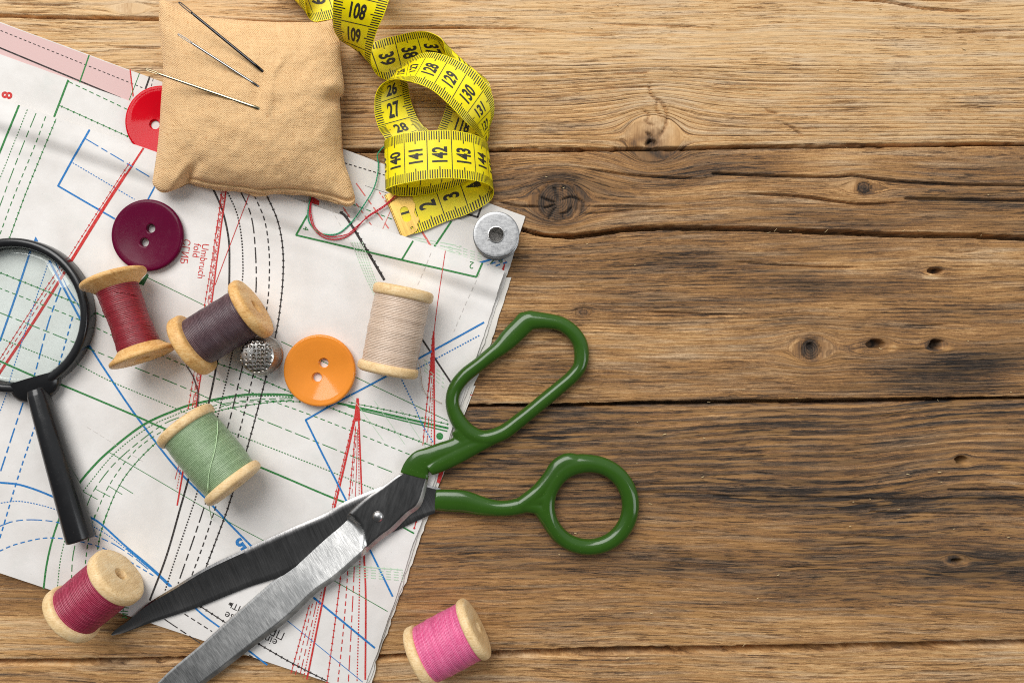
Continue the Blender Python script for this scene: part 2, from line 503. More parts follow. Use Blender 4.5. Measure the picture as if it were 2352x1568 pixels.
    # knots themselves
    for (kx, ky, r, st, dark, dep) in [(1283, 462, 46, 1.0, .34, 2.0), (1985, 430, 14, 1.1, .40, 1.0), (1863, 802, 24, .9, .30, 2.0), (1340, 717, 10, 1.8, .25, 1.0)]:
        rr = np.hypot((X - kx) / st, Y - ky) / r * (1 + .12 * (vn(X / 14, Y / 14, 5) - .5))
        k = 1 - sst(.85, 1.08, rr)
        dk += dark * k; ring = np.where(rr < 1, rr * r / 5.5, ring); org *= (1 - k); Z -= dep * k
        Z -= 3.0 * np.exp(-((rr - 1.02) / .05) ** 2)
        dk += 0.16 * np.exp(-((rr - 1.25) / .25) ** 2)
    # radial checks in the big knot
    ck = [[(1283, 465), (1276, 440), (1272, 425)], [(1284, 462), (1310, 452), (1336, 462), (1338, 480), (1330, 498)], [(1278, 470), (1262, 498), (1260, 505)],
          [(1280, 466), (1250, 456), (1240, 450)], [(1283, 490), (1300, 488), (1316, 472)], [(1294, 428), (1290, 440)], [(1290, 492), (1296, 504)], [(1247, 477), (1262, 474), (1278, 468)]]
    cracks = [([(-260, 33), (0, 36), (110, 40), (250, 42), (360, 44), (600, 52), (760, 58), (870, 64), (1091, 64), (1225, 68), (1333, 78), (1427, 80)], 4.4, 16, 1.0),
              ([(150, 38), (200, 40), (300, 41)], 1.5, 6, 0.5),
              ([(1320, 386), (1373, 391), (1440, 401), (1534, 408), (1629, 411)], 2.2, 9, 1),
              ([(1640, 398), (1723, 402), (1908, 406), (1962, 403), (2016, 411), (2096, 418), (2258, 424), (2620, 428)], 2.6, 12, 0),
              ([(1700, 444), (1720, 445), (1828, 450), (1935, 464), (1989, 468), (2096, 463)], 2.6, 12, 1), ([(2083, 455), (2200, 458), (2352, 461), (2620, 466)], 2.4, 10, 0),
              ([(1137, 460), (1185, 472), (1247, 475)], 2.2, 9, 1), ([(1333, 475), (1420, 473), (1548, 476)], 1.8, 7, 1), ([(1330, 492), (1400, 487), (1460, 483)], 1.4, 5, 1),
              ([(1680, 600), (1720, 604), (1881, 613), (1990, 612)], 1.8, 7, 1), ([(1480, 716), (1521, 717), (1629, 721), (1700, 722)], 1.7, 7, 1),
              ([(1640, 1138), (1720, 1140), (1881, 1141), (2042, 1146), (2352, 1144), (2620, 1142)], 1.2, 5, 0), ([(2180, 1124), (2240, 1125), (2352, 1126)], 1.6, 7, 0),
              ([(1380, 1128), (1465, 1131), (1600, 1134), (1722, 1141)], 1.2, 4, 1), ([(1908, -2), (1975, 0), (2042, 5), (2123, 20), (2230, 26), (2260, 25)], 2.4, 10, 1),
              ([(2100, 0), (2170, 2), (2230, 3)], 1.6, 6, 1), ([(2200, 76), (2260, 72), (2352, 70)], 1.3, 4, 0), ([(0, 8), (90, 12), (180, 11)], 1.6, 6, 1),
              ([(250, 108), (320, 110), (380, 111)], 1.6, 6, 1), ([(1380, 55), (1440, 57), (1560, 60), (1640, 66)], 1.4, 5, 1), ([(1640, 188), (1710, 194), (1850, 196)], 1.2, 4, 1),
              ([(1400, 170), (1450, 168), (1500, 165)], 2.2, 5, 1), ([(1360, 204), (1440, 200), (1520, 201)], 2.0, 5, 1), ([(800, 1568), (900, 1566), (1000, 1560)], 1.2, 4, 1),
              ([(2000, 1175), (2100, 1178), (2352, 1182)], 1.3, 5, 0), ([(1200, 1195), (1320, 1198), (1460, 1190)], 1.4, 5, 1), ([(2045, 1385), (2180, 1390), (2352, 1402)], 1.2, 4, 0),
              ([(1500, 180), (1492, 200), (1498, 220), (1520, 236), (1532, 262), (1528, 290), (1516, 312), (1508, 330)], 2.6, 7, 1),
              ([(1480, 300), (1496, 316), (1484, 332), (1500, 342)], 3.0, 9, 1), ([(1470, 250), (1490, 262), (1486, 280), (1505, 290)], 1.8, 5, 1),
              ([(1510, 225), (1508, 250), (1520, 270)], 1.6, 5, 1), ([(1755, 248), (1768, 256), (1790, 262)], 2.0, 4, 1), ([(1795, 282), (1815, 290), (1835, 306), (1848, 318)], 2.2, 5, 1)]
    cracks += [(c, 1.7, 7, 1) for c in ck]
    for i in range(150):  # short drying checks along the grain
        x0 = random.uniform(-200, 2500); y0 = random.uniform(-150, 1720); L = random.uniform(30, 150)
        cracks.append(([(x0, y0), (x0 + L / 2, y0 + random.uniform(-2, 2)), (x0 + L, y0 + random.uniform(-3, 4))], random.uniform(.8, 1.5), random.uniform(2, 4.5), 1))
    for pts, hw, dep, taper in cracks:
        p = catmull(pts, 3.0)
        x0, x1 = p[:, 0].min() - 8, p[:, 0].max() + 8; y0, y1 = p[:, 1].min() - 14, p[:, 1].max() + 14
        i0, i1 = np.searchsorted(xs, [x0, x1]); j0, j1 = np.searchsorted(ys, [y0, y1])
        if i1 <= i0 or j1 <= j0: continue
        sx = X[j0:j1, i0:i1]; sy = Y[j0:j1, i0:i1]
        best = np.full(sx.shape, 1e9); tt = np.zeros(sx.shape)
        for k in range(len(p)):
            dd = np.hypot((sx - p[k, 0]) * (0.75 if hw > 1.6 else .6), sy - p[k, 1])
            u = dd < best; best = np.where(u, dd, best); tt = np.where(u, k / max(1, len(p) - 1), tt)
        e = np.ones_like(tt)
        if taper >= 1: e = np.minimum(1, np.minimum(tt, 1 - tt) * 5 + .12) if dep < 15 else np.minimum(1, (1 - tt) * 2.2 + .05)
        h = np.maximum(hw * e, 0.7)
        f = (1 - sst(h * .45, h + 1.3, best)) * e
        Z[j0:j1, i0:i1] -= dep * f
        dk[j0:j1, i0:i1] += 0.22 * f
    # nail and insect holes with a raised torn lip
    for (hx, hy, rx, ry, dep) in [(2012, 790, 20, 11, 26), (2150, 790, 14, 11, 30), (2146, 622, 17, 6, 24), (2208, 1056, 11, 9, 30), (2197, 1287, 12, 4, 20), (1860, 796, 8, 9, 10), (1497, 328, 11, 9, 14)]:
        rr = np.hypot((X - hx) / rx, (Y - hy) / ry) * (1 + .35 * (vn(X / 9, Y / 6, 12) - .5))
        f = 1 - sst(.7, 1.15, rr)
        Z -= dep * f; dk += 0.28 * f + 0.10 * np.exp(-((rr - 1.4) / .5) ** 2)
    for (hx, hy, rx, ry) in [(2140, 634, 22, 8), (2200, 1296, 30, 7), (2222, 1066, 10, 5), (2050, 800, 14, 8), (2172, 800, 16, 6), (1480, 330, 18, 9)]:
        f = np.exp(-(((X - hx) / rx) ** 2 + ((Y - hy) / ry) ** 2) ** 2) * (0.6 + .8 * vn(X / 12, Y / 4, 20))
        dk -= 0.30 * f; org += .5 * f; Z += 1.2 * f
    # relief
    fr = ring - np.floor(ring)
    Z += rs * 1.1 * (np.sin(ring * 2 * math.pi) * .5) * (1 - np.clip(kr < .9, 0, 1) * .5)
    Z += (fbm(X / 60, V / 3.2, 14, 2) - .5) * 1.8 + (fbm(X / 240, Y / 90, 15, 2) - .5) * 2.5
    n = X.size; ny, nx = X.shape
    co = Bn(np.stack([X.ravel(), Y.ravel(), Z.ravel()], 1)).astype(np.float32)
    me = bpy.data.meshes.new("tabletop")
    me.vertices.add(n); me.vertices.foreach_set('co', co.ravel())
    i = np.arange(n).reshape(ny, nx)
    q = np.stack([i[1:, :-1], i[1:, 1:], i[:-1, 1:], i[:-1, :-1]], -1).reshape(-1, 4)
    me.loops.add(q.size); me.loops.foreach_set('vertex_index', q.ravel().astype(np.int32))
    me.polygons.add(len(q)); me.polygons.foreach_set('loop_start', np.arange(0, q.size, 4, dtype=np.int32))
    me.polygons.foreach_set('use_smooth', np.ones(len(q), bool))
    me.update(calc_edges=True)
    me.materials.append(m_table())
    o = bpy.data.objects.new("tabletop", me); col.objects.link(o)
    attr(o, 'grain', np.stack([X.ravel() * .01, V.ravel() * .01, plank.ravel() * 3.7], 1), 'FLOAT_VECTOR')
    attr(o, 'ring', ring.ravel())
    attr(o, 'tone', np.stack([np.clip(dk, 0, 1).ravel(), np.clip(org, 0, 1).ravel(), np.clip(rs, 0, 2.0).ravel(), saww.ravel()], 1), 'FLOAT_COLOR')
    tag(o, "weathered brown wooden boards with dark gaps, cracks and knots under everything", "tabletop", kind='structure')


build_table()

# ------------------------------------------------------------------ pattern sheets
INK = [m_ink("red_ink", lin(200, 38, 36)), m_ink("green_ink", lin(36, 124, 56)), m_ink("blue_ink", lin(10, 116, 186)), m_ink("black_ink", lin(38, 33, 32)),
       m_ink("pink_ink", lin(216, 182, 178)), m_ink("faded_green_ink", lin(186, 212, 184)), m_ink("dark_green_ink", lin(22, 92, 44)), m_ink("pale_red_ink", lin(214, 106, 98))]
INK.append(m_ink("crease_grey", lin(204, 199, 194)))
R_, G_, U_, K_, P_, FG_, DG_, PR_, GY_ = range(9)


class Print:
    """collects flat printed shapes that follow one sheet"""
    def __init__(s, h, lift=0.35):
        s.h = h; s.lift = lift; s.V = []; s.F = []; s.I = []; s.k = 0

    def poly(s, pts, c):
        o = len(s.V)
        p = np.asarray(pts, float)
        z = s.h(p[:, 0], p[:, 1]) + s.lift + 0.004 * s.k - 0.2 * (c == 4)
        s.V += list(Wn(p[:, 0], p[:, 1], z)); s.F.append(tuple(range(o, o + len(p)))); s.I.append(c)

    def strip(s, p, w, c):
        p = np.asarray(p, float)
        if len(p) < 2: return
        t = np.gradient(p, axis=0); t /= np.linalg.norm(t, axis=1)[:, None] + 1e-9
        n = np.stack([-t[:, 1], t[:, 0]], 1) * (np.broadcast_to(w, (len(p),)) / 2)[:, None]
        a = p + n; b = p - n
        q = np.vstack([a, b]); o = len(s.V)
        z = s.h(q[:, 0], q[:, 1]) + s.lift + 0.004 * s.k
        s.V += list(Wn(q[:, 0], q[:, 1], z)); m = len(p)
        for i in range(m - 1):
            s.F.append((o + i, o + i + 1, o + m + i + 1, o + m + i)); s.I.append(c)

    def line(s, c, st, w, pts, off=0.0, straight=False):
        s.k += 1; w = w * 0.90
        p = catmull(pts, 3.0) if not straight else np.vstack([catmull([pts[i], pts[i + 1]], 3.0) for i in range(len(pts) - 1)])
        if off:
            t = np.gradient(p, axis=0); t /= np.linalg.norm(t, axis=1)[:, None] + 1e-9
            p = p + np.stack([-t[:, 1], t[:, 0]], 1) * off
        d = np.concatenate([[0], np.cumsum(np.linalg.norm(np.diff(p, axis=0), axis=1))]); L = d[-1]
        at = lambda x: np.stack([np.interp(x, d, p[:, 0]), np.interp(x, d, p[:, 1])], -1)
        if st == 's':
            s.strip(p, w, c); return
        if st == 'c':
            s.strip(p, w, c)
            x = 8.0
            while x < L:
                q = at(x); v = at(min(L, x + 1)) - at(max(0, x - 1)); v /= np.linalg.norm(v) + 1e-9; n = np.array([-v[1], v[0]]); r = w * .55 + 2.0
                s.poly([q + v * r, q + n * r, q - v * r, q - n * r], c); x += 15
            return
        if st == 'w':  # toothed edge
            s.strip(p, w, c); x = 5.0
            while x < L - 8:
                q = at(x); v = at(min(L, x + 1)) - at(max(0, x - 1)); v /= np.linalg.norm(v) + 1e-9; n = np.array([-v[1], v[0]])
                s.poly([q - n * w * .4 - v * 3, q - n * (w * .5 + 2.6), q - n * w * .4 + v * 3], c); x += 15
            return
        pat = {'d': [(4.0, 2.8)], 'D': [(10.5, 7.0)], 'L': [(36, 8), (16, 8)], 'S': [(6.5, 5)]}[st]
        x = 0.0; i = 0
        while x < L:
            on, of = pat[i % len(pat)]; e = min(L, x + on)
            if e - x > 1.5: s.strip(at(np.linspace(x, e, max(2, int((e - x) / 5) + 1))), w, c)
            x += on + of; i += 1

    def text(s, txt, X, Y, size, rot, c, bold=0.0, sx=1.0):
        v, f = glyphs(txt, bold)
        ca, sa = math.cos(math.radians(rot)), math.sin(math.radians(rot))
        o = len(s.V); s.k += 1
        p = np.array([(X + (a * sx * ca + b * sa) * size, Y + (a * sx * sa - b * ca) * size) for a, b in v])
        z = s.h(p[:, 0], p[:, 1]) + s.lift + 0.15
        s.V += list(Wn(p[:, 0], p[:, 1], z))
        for q in f: s.F.append(tuple(i + o for i in q)); s.I.append(c)

    def build(s, parent, name="printed_lines", mats=None):
        return mesh_obj(name, s.V, s.F, mats or INK, parent, smooth=False, midx=s.I)


_gl = {}


def glyphs(txt, bold=0.0):
    """outline of a word, centred, capital height 1; y up; rot is clockwise in the picture"""
    key = (txt, bold)
    if key in _gl: return _gl[key]
    cu = bpy.data.curves.new("t", 'FONT'); cu.body = txt; cu.size = 1.0; cu.offset = bold; cu.fill_mode = 'FRONT'; cu.resolution_u = 3
    o = bpy.data.objects.new("t", cu); col.objects.link(o)
    bpy.context.view_layer.update()
    me = bpy.data.meshes.new_from_object(o.evaluated_get(bpy.context.evaluated_depsgraph_get()))
    bm = bmesh.new(); bm.from_mesh(me)
    bmesh.ops.triangulate(bm, faces=bm.faces)
    for _ in range(3):
        es = [e for e in bm.edges if e.calc_length() > 0.16]
        if not es: break
        bmesh.ops.subdivide_edges(bm, edges=es, cuts=1); bmesh.ops.triangulate(bm, faces=bm.faces)
    bm.verts.ensure_lookup_table()
    v = np.array([(x.co.x, x.co.y) for x in bm.verts]); f = [tuple(x.index for x in q.verts) for q in bm.faces]
    bm.free(); bpy.data.objects.remove(o); bpy.data.curves.remove(cu); bpy.data.meshes.remove(me)
    v[:, 0] -= (v[:, 0].min() + v[:, 0].max()) / 2; v[:, 1] -= (v[:, 1].min() + v[:, 1].max()) / 2
    v /= 0.73
    _gl[key] = (v, f); return _gl[key]


PAPER = [m_paper((1, 1, 1), 0), m_paper((.97, .97, .965), 4), m_paper((.95, .945, .925), 9), m_paper((.96, .95, .91), 6)]


def sheet(c, h, label, mat, nx=90, ny=90, jag=0.6, jag_r=0.0, seed=1, thick=1.0):
    """four sided sheet TL TR BR BL in layout px, height function h"""
    TL, TR, BR, BL = [np.array(p, float) for p in c]
    u, v = np.meshgrid(np.linspace(0, 1, nx), np.linspace(0, 1, ny))
    P = (TL * (1 - u)[..., None] + TR * u[..., None]) * (1 - v)[..., None] + (BL * (1 - u)[..., None] + BR * u[..., None]) * v[..., None]
    X, Y = P[..., 0], P[..., 1]
    tear = (fbm(Y / 9, Y * 0 + seed, seed, 3) - .5) * jag_r * sst(.92, 1, u) + (fbm(Y / 60, Y * 0 + seed, seed + 2, 2) - .5) * 2 * jag_r * sst(.9, 1, u)
    X = X + tear + (fbm(Y / 30, X / 30, seed + 3, 2) - .5) * jag * (sst(.97, 1, u) + sst(.97, 1, v))
    Y = Y + (fbm(X / 40, Y / 40, seed + 4, 2) - .5) * jag * 2 * (1 - sst(0, .03, v))
    Z = h(X, Y)
    V = Wn(X.ravel(), Y.ravel(), Z.ravel()); n = len(V)
    i = np.arange(n).reshape(ny, nx)
    q = np.stack([i[1:, :-1], i[1:, 1:], i[:-1, 1:], i[:-1, :-1]], -1).reshape(-1, 4).tolist()
    root = thing("pattern_sheet", tuple(V[n // 2]), label, "pattern sheet", "sheets of the folded sewing pattern")
    V2 = V.copy(); V2[:, 2] -= thick
    F = [tuple(x) for x in q] + [tuple(a + n for a in reversed(x)) for x in q]
    rim = list(i[0, :]) + list(i[1:, -1]) + list(i[-1, -2::-1]) + list(i[-2:0:-1, 0])
    for k in range(len(rim)):
        a, b = rim[k], rim[(k + 1) % len(rim)]
        F.append((a, b, b + n, a + n))
    o = mesh_obj("paper", np.vstack([V, V2]), F, mat, root)
    sharp(o, 50)
    return root


def h_low(X, Y): return 3.0 + 0 * X
def h_mid(X, Y): return 6.0 + (fbm(X / 90, Y / 90, 3, 2) - .5) * 1.2
def d_top(X, Y): return ((Y - 227) - 0.3402 * X) / 1.0563  # distance from the folded upper edge of the top sheet


def h_top(X, Y):
    d = d_top(X, Y)
    z = 11.0 + 13 * (1 - sst(46, 80, d)) - 2.5 * (1 - sst(0, 30, d))
    z = z + 1.6 * np.exp(-((d - 92) / 16) ** 2)
    z = z + (fbm(X / 130, Y / 130, 5, 3) - .5) * 2.6 + (fbm(X / 34, Y / 34, 7, 2) - .5) * .5
    e = 0.3523 * (Y - 637) + X - 1177   # towards the torn right edge
    return z - 0.8 * np.exp(-((e + 40) / 14) ** 2)


r0 = sheet([(-160, -8), (1207, 497), (1060, 920), (-160, 760)], h_low, "bottom pattern sheet with the pink printed strip along its upper left edge", PAPER[2], jag_r=2.5, seed=2)
r1 = sheet([(-160, 67), (1192, 554), (1062, 930), (-160, 900)], h_mid, "middle pattern sheet with a red 8 and a green box, under the red button", PAPER[1], jag_r=2.5, seed=5)
rb = sheet([(900, 640), (1177, 637), (840, 1594), (640, 1500)], lambda X, Y: 4.0 + 0 * X, "yellowed under sheet whose ragged right edge sticks out furthest over the boards", PAPER[3], jag_r=7, seed=11, thick=2.0)
rc = sheet([(900, 620), (1163, 626), (838, 1590), (640, 1500)], lambda X, Y: 7.2 + 0 * X, "under sheet with a torn right edge just showing beside the top sheet", PAPER[2], jag_r=6, seed=15, thick=1.5)
rf = sheet([(1040, 866), (1092, 886), (1059, 972), (1010, 960)], lambda X, Y: 2.2 + 0 * X, "small paper flap with a registration cross inside the upper scissor handle", PAPER[3], nx=12, ny=12, jag_r=1.0, seed=21)
r2 = sheet([(-160, 172.6), (1160, 621.6), (834, 1592), (-160, 1262)], h_top, "large top pattern sheet of the stack covered in red, green, blue and black lines", PAPER[0], nx=170, ny=150, jag_r=2.0, seed=8)

# --- bottom sheet print
p = Print(h_low)
for k in range(20):   # the pink strip as one band
    x0 = -150 + k * 22.6; x1 = x0 + 22.6
    f = lambda x: 52 + 0.3694 * x
    g = lambda x: 130 + 0.36 * x
    lim = lambda x, y: min(x, 299 + (y - 158) * 0.1)
    p.poly([(lim(x0, f(x0)), f(x0) + 1), (lim(x1, f(x1)), f(x1) + 1), (lim(x1, g(x1)), g(x1)), (lim(x0, g(x0)), g(x0))], P_)
p.line(K_, 'S', 2.2, [(-20, 62), (327, 202)])
p.line(K_, 's', 4, [(-20, 102), (278, 226)])
p.line(G_, 's', 3.6, [(205, 127), (183, 190)])
p.line(R_, 's', 3.4, [(299, 160), (306, 222)])
p.line(G_, 's', 1.8, [(321, 168), (297, 230)])
p.line(K_, 's', 4.5, [(344, 177), (334, 205)])
p.line(K_, 'S', 1.8, [(352, 181), (346, 205)])
p.build(r0)
p = Print(h_low)
p.line(K_, 'S', 2.6, [(780, 371), (905, 409)])
p.line(K_, 'L', 1.2, [(820, 350), (880, 378)])
p.line(K_, 's', 4.2, [(838, 428), (900, 449), (960, 468)])
p.line(K_, 's', 5, [(1048, 484), (1097, 499), (1106, 474)], straight=True)
p.build(r0)
# --- middle sheet print
p = Print(h_mid)
p.text("8", 16, 219, 24, -82, R_, 0.03)
p.line(G_, 's', 5, [(157, 184), (124, 270)])
p.line(G_, 'D', 2.4, [(158, 188), (295, 253)])
p.line(G_, 'c', 1.8, [(135, 242), (294, 314)])
p.build(r1)
p = Print(h_mid)
p.line(PR_, 'L', 3.2, [(818, 421), (893, 525)]); p.line(PR_, 'S', 3.0, [(871, 441), (899, 482)])
p.line(PR_, 'D', 2.8, [(818, 467), (853, 517)]); p.line(G_, 'D', 2.4, [(809, 469), (912, 508)])
p.line(PR_, 's', 1.6, [(899, 479), (879, 526)]); p.line(PR_, 'c', 2.6, [(788, 476), (805, 502)])
p.line(DG_, 'S', 2.2, [(720, 474), (752, 484)])
p.poly([(718, 452), (734, 462), (732, 472), (714, 466)], R_)
p.line(PR_, 's', 5, [(968, 530), (989, 564)]); p.line(G_, 's', 5, [(1037, 508), (994, 572)])
for k in range(4): p.line(FG_, 'L', 2.2, [(945, 544 + k * 5), (1060, 566 + k * 9)])
for k in range(5): p.line(FG_, 'D', 1.8, [(1030, 560 + k * 6), (1110, 585 + k * 6)])
p.line(U_, 's', 5, [(1100, 604), (1134, 594)]); p.line(U_, 'D', 3.5, [(1112, 612), (1160, 594)]); p.line(U_, 'D', 3.5, [(1122, 616), (1165, 602)])
p.line(DG_, 's', 3, [(1126, 606), (1142, 590)]); p.text("8", 1150, 598, 12, 160, DG_, 0.02)
p.poly([(1162, 596), (1157, 625), (1150, 625)], R_)
p.build(r1)
p = Print(lambda X, Y: 2.2 + 0 * X)
p.line(K_, 's', 2.2, [(1068, 912), (1082, 902)]); p.line(R_, 's', 2, [(1071, 907), (1085, 907)]); p.line(DG_, 's', 2, [(1075, 915), (1083, 900)]); p.line(U_, 's', 3, [(1070, 916), (1077, 899)])
p.line(K_, 's', 3, [(1062, 872), (1090, 885)])
p.build(rf)
p = Print(lambda X, Y: 7.2 + 0 * X)
p.line(U_, 's', 2, [(1140, 668), (1136, 690)]); p.build(rc); p = Print(lambda X, Y: 7.2 + 0 * X); p.poly([(1020, 1080), (1010, 1110), (1003, 1106), (1010, 1078)], R_)
p.line(PR_, 's', 2.5, [(975, 1110), (972, 1140)])
p.build(rc)

# --- top sheet print
p = Print(h_top)
L = p.line
L(G_, 's', 5, [(44, 242), (15, 312), (0, 349), (-30, 420)])
L(G_, 'd', 2.2, [(63, 252), (29, 337), (0, 410), (-20, 460)]); L(G_, 'L', 2.2, [(83, 260), (51, 338), (22, 413), (-10, 500)])
L(G_, 'D', 2.4, [(105, 268), (78, 340), (32, 451), (0, 538)]); L(G_, 'c', 1.8, [(129, 273), (101, 341), (59, 445), (22, 546)])
L(U_, 's', 5, [(206, 298), (167, 366), (133, 428)], straight=True); L(U_, 's', 4.5, [(133, 427), (200, 466), (264, 503)], straight=True)
L(U_, 'L', 2.6, [(195, 318), (350, 410)]); L(U_, 'd', 2.4, [(167, 374), (309, 458)]); L(U_, 's', 4, [(356, 428), (340, 458)])
L(R_, 's', 5, [(330, 340), (296, 392), (240, 478), (162, 604)]); L(R_, 's', 4, [(290, 400), (234, 486), (164, 600)], off=2.5); L(R_, 'c', 1.4, [(303, 375), (232, 484), (158, 600)], off=5)
L(R_, 's', 7, [(162, 603), (82, 732), (0, 855), (-20, 885)]); L(R_, 'c', 1.6, [(160, 600), (70, 735), (-10, 860)], off=11); L(R_, 'D', 2.2, [(160, 603), (74, 735), (-8, 860)], off=6)
L(U_, 's', 5, [(70, 576), (36, 680), (0, 783)]); p.poly([(82, 543), (88, 554), (78, 556)], U_); L(U_, 's', 3, [(82, 546), (72, 574)])
L(U_, 's', 5.5, [(113, 598), (150, 668), (183, 730), (186, 738)]); L(U_, 'L', 2.2, [(126, 600), (160, 670), (186, 712)]); L(U_, 's', 2, [(150, 652), (182, 702)])
L(U_, 's', 5, [(205, 793), (249, 861), (313, 955), (402, 1071), (478, 1150), (529, 1204), (590, 1266)])
L(U_, 's', 3, [(188, 806), (208, 797)])
L(U_, 'd', 2.6, [(111, 603), (70, 724), (26, 861), (15, 904), (-2, 950)]); L(U_, 'L', 3.6, [(140, 660), (110, 745), (79, 861), (54, 922), (0, 1086)])
L(U_, 'D', 3.6, [(167, 727), (136, 835), (100, 930), (79, 983), (40, 1100), (9, 1204), (-2, 1240)])
L(G_, 'c', 2, [(-5, 624), (179, 698), (246, 730), (396, 792), (488, 830), (573, 860), (665, 899), (756, 935), (974, 1017), (1000, 1027)])
L(G_, 'D', 2.4, [(-5, 660), (170, 729), (264, 773), (368, 815), (470, 858), (583, 903)]); L(G_, 'D', 2.4, [(621, 919), (746, 965), (945, 1045)])
L(G_, 'L', 2.4, [(-5, 716), (170, 786), (262, 824), (402, 881), (470, 910), (491, 919), (746, 1022), (907, 1086)])
L(G_, 'd', 2.6, [(-5, 774), (138, 831), (169, 832), (256, 876), (402, 937), (514, 985), (744, 1076), (858, 1122)])
L(G_, 's', 4.8, [(-5, 827), (87, 867), (128, 878), (310, 954), (381, 985), (597, 1072), (746, 1135), (800, 1156)])
L(G_, 's', 1.8, [(334, 635), (459, 696), (473, 704)]); L(G_, 's', 2, [(646, 784), (815, 865), (1029, 966)])
p.poly([(318, 652), (338, 628), (342, 632), (330, 656)], DG_)
L(G_, 's', 1.8, [(249, 1037), (344, 1092), (519, 1194), (606, 1241)])
arc = [(177, 1116), (205, 1081), (249, 1037), (328, 976), (402, 942), (447, 927), (539, 909), (601, 905), (672, 908), (768, 924), (843, 940), (920, 958), (1030, 983)]
L(G_, 's', 5.5, arc); L(G_, 's', 3.5, [(800, 931), (843, 943), (920, 962), (1028, 988)], off=2); L(G_, 'c', 1.8, [(800, 925), (920, 950), (1030, 976)], off=-2)
L(G_, 'd', 2.4, [(191, 1127), (259, 1045), (333, 986), (396, 955), (498, 919), (601, 909), (673, 912)])
L(G_, 'L', 2.2, [(197, 1168), (218, 1122), (272, 1055), (364, 981), (420, 955), (488, 932), (580, 918), (673, 914)])
L(G_, 'D', 2.2, [(210, 1206), (249, 1117), (308, 1037), (379, 986), (440, 958), (540, 926), (673, 918)])
L(G_, 'c', 1.9, [(236, 1204), (267, 1128), (303, 1073), (360, 1015), (420, 975), (484, 949), (539, 935), (634, 922), (690, 922)])
L(G_, 's', 4.6, [(140, 1178), (120, 1239), (107, 1297), (100, 1351)]); L(G_, 'd', 2.4, [(150, 1234), (138, 1290), (131, 1358)]); L(G_, 'L', 2.4, [(172, 1252), (166, 1290), (163, 1370)])
L(G_, 'D', 2.6, [(218, 1182), (203, 1240), (196, 1294)]); L(G_, 'c', 2.0, [(246, 1177), (232, 1222), (224, 1262)])
for a, b in [((191, 1128), (224, 1146)), ((219, 1122), (253, 1140)), ((249, 1115), (281, 1135)), ((274, 1113), (306, 1133))]: L(G_, 's', 1.8, [a, b])
L(U_, 's', 5, [(-5, 1107), (51, 1114), (126, 1142), (202, 1184), (234, 1204), (287, 1252), (349, 1304), (394, 1346)]); L(U_, 's', 4, [(290, 1258), (349, 1308), (390, 1346)])
L(U_, 's', 4.5, [(440, 1388), (470, 1414), (504, 1439)]); L(U_, 's', 4.5, [(570, 1492), (614, 1526)])
L(U_, 'd', 2.4, [(-5, 1155), (51, 1151), (133, 1171), (209, 1206), (249, 1229), (309, 1276), (345, 1306)])
L(U_, 'L', 2.6, [(-5, 1209), (33, 1196), (82, 1193), (141, 1201), (217, 1229), (262, 1249), (307, 1279), (340, 1306)])
L(U_, 'D', 3, [(-2, 1265), (37, 1249), (100, 1235), (152, 1237), (189, 1244), (237, 1258), (300, 1290), (354, 1322)])
L(K_, 's', 4.8, [(488, 430), (511, 484), (525, 548), (527, 610), (525, 674), (516, 750), (501, 821), (479, 927), (435, 1091), (411, 1177), (382, 1277), (344, 1378)])
L(K_, 'd', 3.6, [(520, 436), (544, 490), (555, 548), (558, 607), (557, 641), (548, 740), (535, 803), (523, 861), (498, 963), (455, 1122), (438, 1177), (400, 1290), (379, 1356)])
L(K_, 'L', 3.2, [(552, 438), (576, 493), (586, 566), (588, 666), (576, 760), (557, 842), (521, 989), (475, 1145), (440, 1250), (409, 1339)])
L(K_, 'D', 3.2, [(584, 448), (608, 507), (618, 578), (618, 651), (613, 707), (600, 790), (580, 868), (545, 1009), (493, 1171), (465, 1255), (440, 1322)])
L(K_, 'c', 3.0, [(612, 447), (637, 505), (649, 566), (650, 636), (643, 710), (633, 771), (611, 866), (564, 1042), (530, 1145), (519, 1179), (473, 1302)])
red = [(520, 434), (509, 513), (503, 563), (497, 607), (488, 680), (463, 850), (450, 936)]
L(R_, 's', 3.6, red, off=0); L(R_, 'd', 1.6, red, off=3.4); L(R_, 'D', 1.8, red, off=6.0); L(R_, 'L', 1.6, red, off=8.6)
L(R_, 'c', 1.4, [(508, 440), (504, 481), (494, 546), (485, 610), (470, 700), (446, 855), (432, 940)])
L(R_, 's', 4, [(422, 1072), (407, 1160)]); L(R_, 'd', 2, [(414, 1078), (406, 1125)]); L(R_, 'L', 1.6, [(410, 1070), (402, 1100)])
L(R_, 's', 1.8, [(573, 446), (526, 569), (494, 654)])
L(K_, 'w', 6.5, [(781, 486), (804, 512), (883, 643)]); L(K_, 's', 4.5, [(960, 764), (1035, 877)])
L(G_, 's', 4.6, [(706, 494), (680, 540), (804, 569), (940, 601), (1094, 636), (1108, 604)], straight=True); L(G_, 's', 4.2, [(949, 553), (923, 596)])
p.text("4", 703, 525, 14, 105, G_, 0.0); p.text("2", 1083, 609, 17, 192, G_, 0.0)
L(R_, 's', 1.8, [(1023, 576), (1006, 689), (997, 762)]); L(R_, 's', 4, [(996, 760), (997, 880), (998, 1034)])
L(R_, 's', 3.0, [(996, 762), (991, 830), (984, 900)]); L(R_, 'c', 1.8, [(994, 770), (985, 880), (971, 1022)]); L(R_, 'L', 1.8, [(995, 820), (988, 920), (980, 1024)]); L(R_, 'd', 2, [(996, 850), (992, 940), (990, 1028)])
p.poly([(995, 760), (998, 760), (999, 860), (988, 862)], R_)
